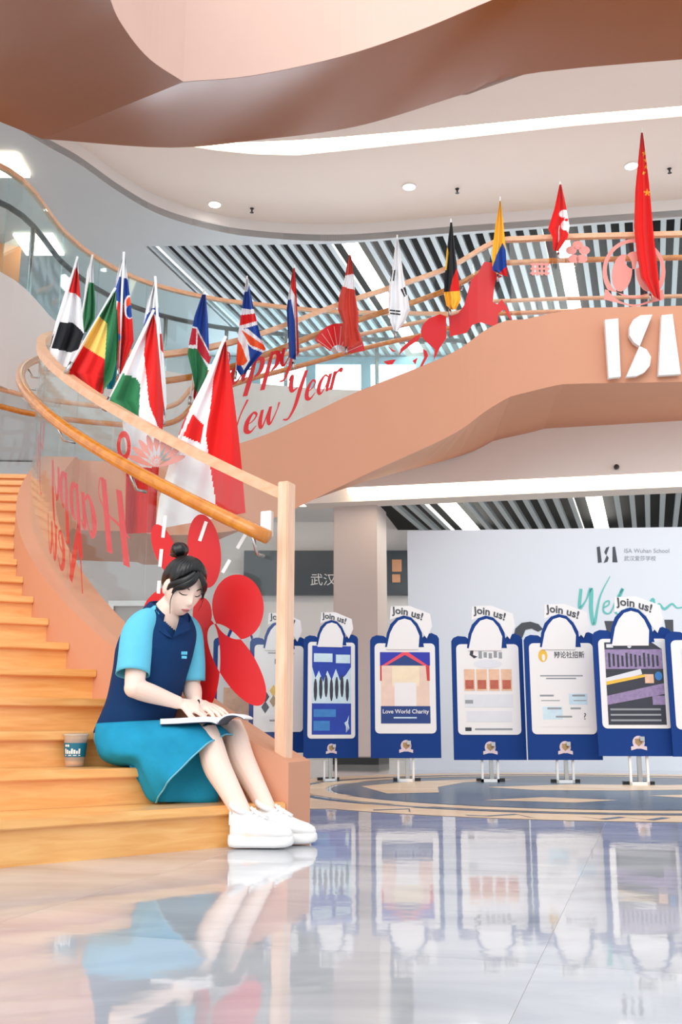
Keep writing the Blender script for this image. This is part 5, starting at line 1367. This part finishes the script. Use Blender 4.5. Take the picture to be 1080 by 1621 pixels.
# --- denim skirt
sk = [((290, 1139), (163, 1146), 3.99, .166), ((302, 1139), (163, 1172), 3.975, .190), ((314, 1140), (172, 1200), 3.96, .200), ((325, 1142), (195, 1211), 3.95, .202), ((336, 1145), (226, 1216), 3.94, .198), ((346, 1150), (236, 1240), 3.93, .190), ((354, 1156), (247, 1262), 3.925, .182), ((362, 1163), (260, 1274), 3.92, .174)]
def skirt_rings(n=72):
    rings = []
    for k, (T, B, Y, w_) in enumerate(sk):
        t3, b3 = at(*T, Y), at(*B, Y); c = (t3 + b3) / 2; up_ = (t3 - b3) / 2; r = []
        for i in range(n):
            t = 2 * math.pi * i / n; ct, st_ = math.cos(t), math.sin(t); e = .80
            a = math.copysign(abs(ct) ** e, ct); b = math.copysign(abs(st_) ** .9, st_)
            wv = 1 + (.03 * math.sin(7 * t + k * .5) + .02 * math.sin(12 * t - k)) * (k / 7.0)
            sw = (k / 7.0) ** 2
            r.append(c + Sh * w_ * a * wv + up_ * b * wv + np.array([.17, 0, -.02]) * max(0, a + .2) * max(0, -b) * sw)
        rings.append(r)
    return resample(rings, 5)
SR = skirt_rings()
for r in SR:
    for i, p in enumerate(r): p[2] = max(p[2], .155)
skirt = pmesh('denim_skirt', loft(SR, False), 'denim'); s_ = skirt.modifiers.new('thick', 'SOLIDIFY'); s_.thickness = .005; s_.offset = -1
pmesh('hem', tube(SR[-1] + [SR[-1][0]], .0035, 6), 'denim_edge', skirt)
bk = []
for i in range(13):
    u = i / 12.0; top = np.array([205 + 143 * u, 1212 - 32 * u]); bot = np.array([238 + 108 * u, 1269 + 2 * u])
    bk.append([at(*(top + (bot - top) * j / 8.0), 3.83 + .11 * u + .010 * math.sin(u * 11 + j * .3)) for j in range(9)])
pmesh('skirt_far_side', ([p for r in bk for p in r], [(i * 9 + j, i * 9 + j + 1, (i + 1) * 9 + j + 1, (i + 1) * 9 + j) for i in range(12) for j in range(8)]), 'denim', skirt).modifiers.new('thick', 'SOLIDIFY').thickness = .004
seam = [r[61] for r in SR[2:28]]
pmesh('seam', tube([p + np.array([0, -.004, 0]) for p in seam], .0016, 6), 'denim_edge', skirt)
pock = [SR[3][48], SR[6][50], SR[9][54], SR[11][60]]
pmesh('seam', tube([p + np.array([0, -.004, 0]) for p in catmull(pock, 5)], .0015, 6), 'denim_edge', skirt)
# --- shoes
def shoe(heel, d, side, nm='shoe'):
    root = thing(nm); root.parent = person; root.location = tuple(heel - PO); 
    ang = math.atan2(d[1], d[0]); root.rotation_euler = (0, 0, ang); root.scale = (.84, 1.0, 1.16)
    def ring(x, hw, z0, z1, n=24, e=.6, yo=0):
        r = []
        for k in range(n):
            t = 2 * math.pi * k / n; ct, st_ = math.cos(t), math.sin(t)
            y = math.copysign(abs(ct) ** e, ct) * hw * (1 - .25 * max(0, st_)); z = (z0 + z1) / 2 + math.copysign(abs(st_) ** e, st_) * (z1 - z0) / 2
            r.append((x, y + yo, z))
        return r
    sec = [(-.012, .022, .012, .040), (-.004, .036, .005, .044), (.02, .042, .002, .046), (.07, .042, .002, .044), (.13, .046, .002, .042), (.19, .050, .002, .042), (.235, .044, .004, .042), (.262, .030, .010, .040), (.270, .014, .016, .034)]
    mesh_obj('sole', *loft([ring(*s) for s in sec]), 'sole_white', root, smooth=True)
    up_ = [(-.004, .022, .036, .085), (.006, .034, .034, .112), (.03, .039, .034, .120), (.065, .041, .034, .116), (.10, .043, .034, .108), (.14, .046, .034, .092), (.19, .047, .034, .076), (.232, .040, .034, .066), (.256, .026, .034, .056), (.264, .012, .036, .048)]
    mesh_obj('upper', *loft([ring(*s, e=.75) for s in up_]), 'shoe_white', root, smooth=True)
    mesh_obj('collar', *tube([(.03 + .034 * math.cos(a), .036 * math.sin(a), .118 - .012 * math.cos(a)) for a in np.linspace(0, 6.283, 24)], .010, 8), 'shoe_white', root, smooth=True)
    mesh_obj('tongue', *tube([(.16, 0, .088), (.125, 0, .101), (.095, 0, .113), (.082, 0, .124)], [(.006, .022), (.007, .024), (.007, .024), (.004, .018)], 10, flat=(.4, 0, .9)), 'shoe_white', root, smooth=True)
    for k in range(4):
        x = .098 + .022 * k; z = .119 - .0095 * k - .0012 * k * k
        mesh_obj('lace', *tube([(x - .006, -.030, z - .014), (x, -.012, z - .001), (x + .002, .012, z - .001), (x + .004, .030, z - .014)], .0035, 6), 'lace', root, smooth=True)
    mesh_obj('heel_tab', *obox((-.004, 0, .09), (1, 0, 0), (0, 1, 0), (0, 0, 1), .006, .014, .022), 'sole_white', root, bevel=.003)
    return root
fR = atz(372, 1343, 0.0); fL = atz(402, 1332, 0.0)
shoe(np.array([ankR[0] - .056, fR[1], 0]), np.array([1.0, -.02]), -1)
shoe(np.array([ankL[0] - .05, ankL[1] - .005, 0]), np.array([1.0, -.05]), 1)

# ------------------------------------------------------------------ open book on her lap, pen in her hand
sp0 = at(352, 1148, 3.88)
book = thing('open_book', 'open white notebook with dark cover lying on her lap', 'book', loc=tuple(sp0)); book.rotation_euler = (0, 0, math.radians(-4))
def leaf(nm, prof, th, y0, y1, m, off=0.0):
    P = catmull([(a, 0, b) for a, b in prof], 6); n = len(P); rings = []
    for i, p in enumerate(P):
        t = norm(P[min(i + 1, n - 1)] - P[max(i - 1, 0)]); nr_ = np.array([-t[2], 0, t[0]])
        if nr_[2] < 0: nr_ = -nr_
        a = p + nr_ * off; b = p + nr_ * (off + th)
        rings.append([(a[0], y0, a[2]), (b[0], y0, b[2]), (b[0], y1, b[2]), (a[0], y1, a[2])])
    return mesh_obj(nm, *loft(rings), m, book)
lp = [(0, .004), (-.03, .012), (-.09, .010), (-.16, .006), (-.215, .004)]
rp = [(0, .004), (.012, .020), (.034, .033), (.060, .036), (.086, .030), (.100, .022)]
leaf('pages', lp, .019, -.10, .10, 'paper'); leaf('cover', lp, .003, -.104, .104, 'book_cover', -.0032)
leaf('pages', rp, .006, -.10, .10, 'paper'); leaf('cover', rp, .003, -.104, .104, 'book_cover', -.0032)
tip = (tipsR[0] + thR) / 2
pen = tag(mesh_obj('pen', *tube([(0, 0, 0), norm((-.25, .45, .85)) * .01, norm((-.25, .45, .85)) * .012, norm((-.25, .45, .85)) * .13], [.0008, .003, .0042, .0042], 10), 'pen_black', smooth=True), 'slim dark pen held in her writing hand above the notebook', 'pen')
pen.location = tuple(tip + np.array([.012, -.004, -.018]))
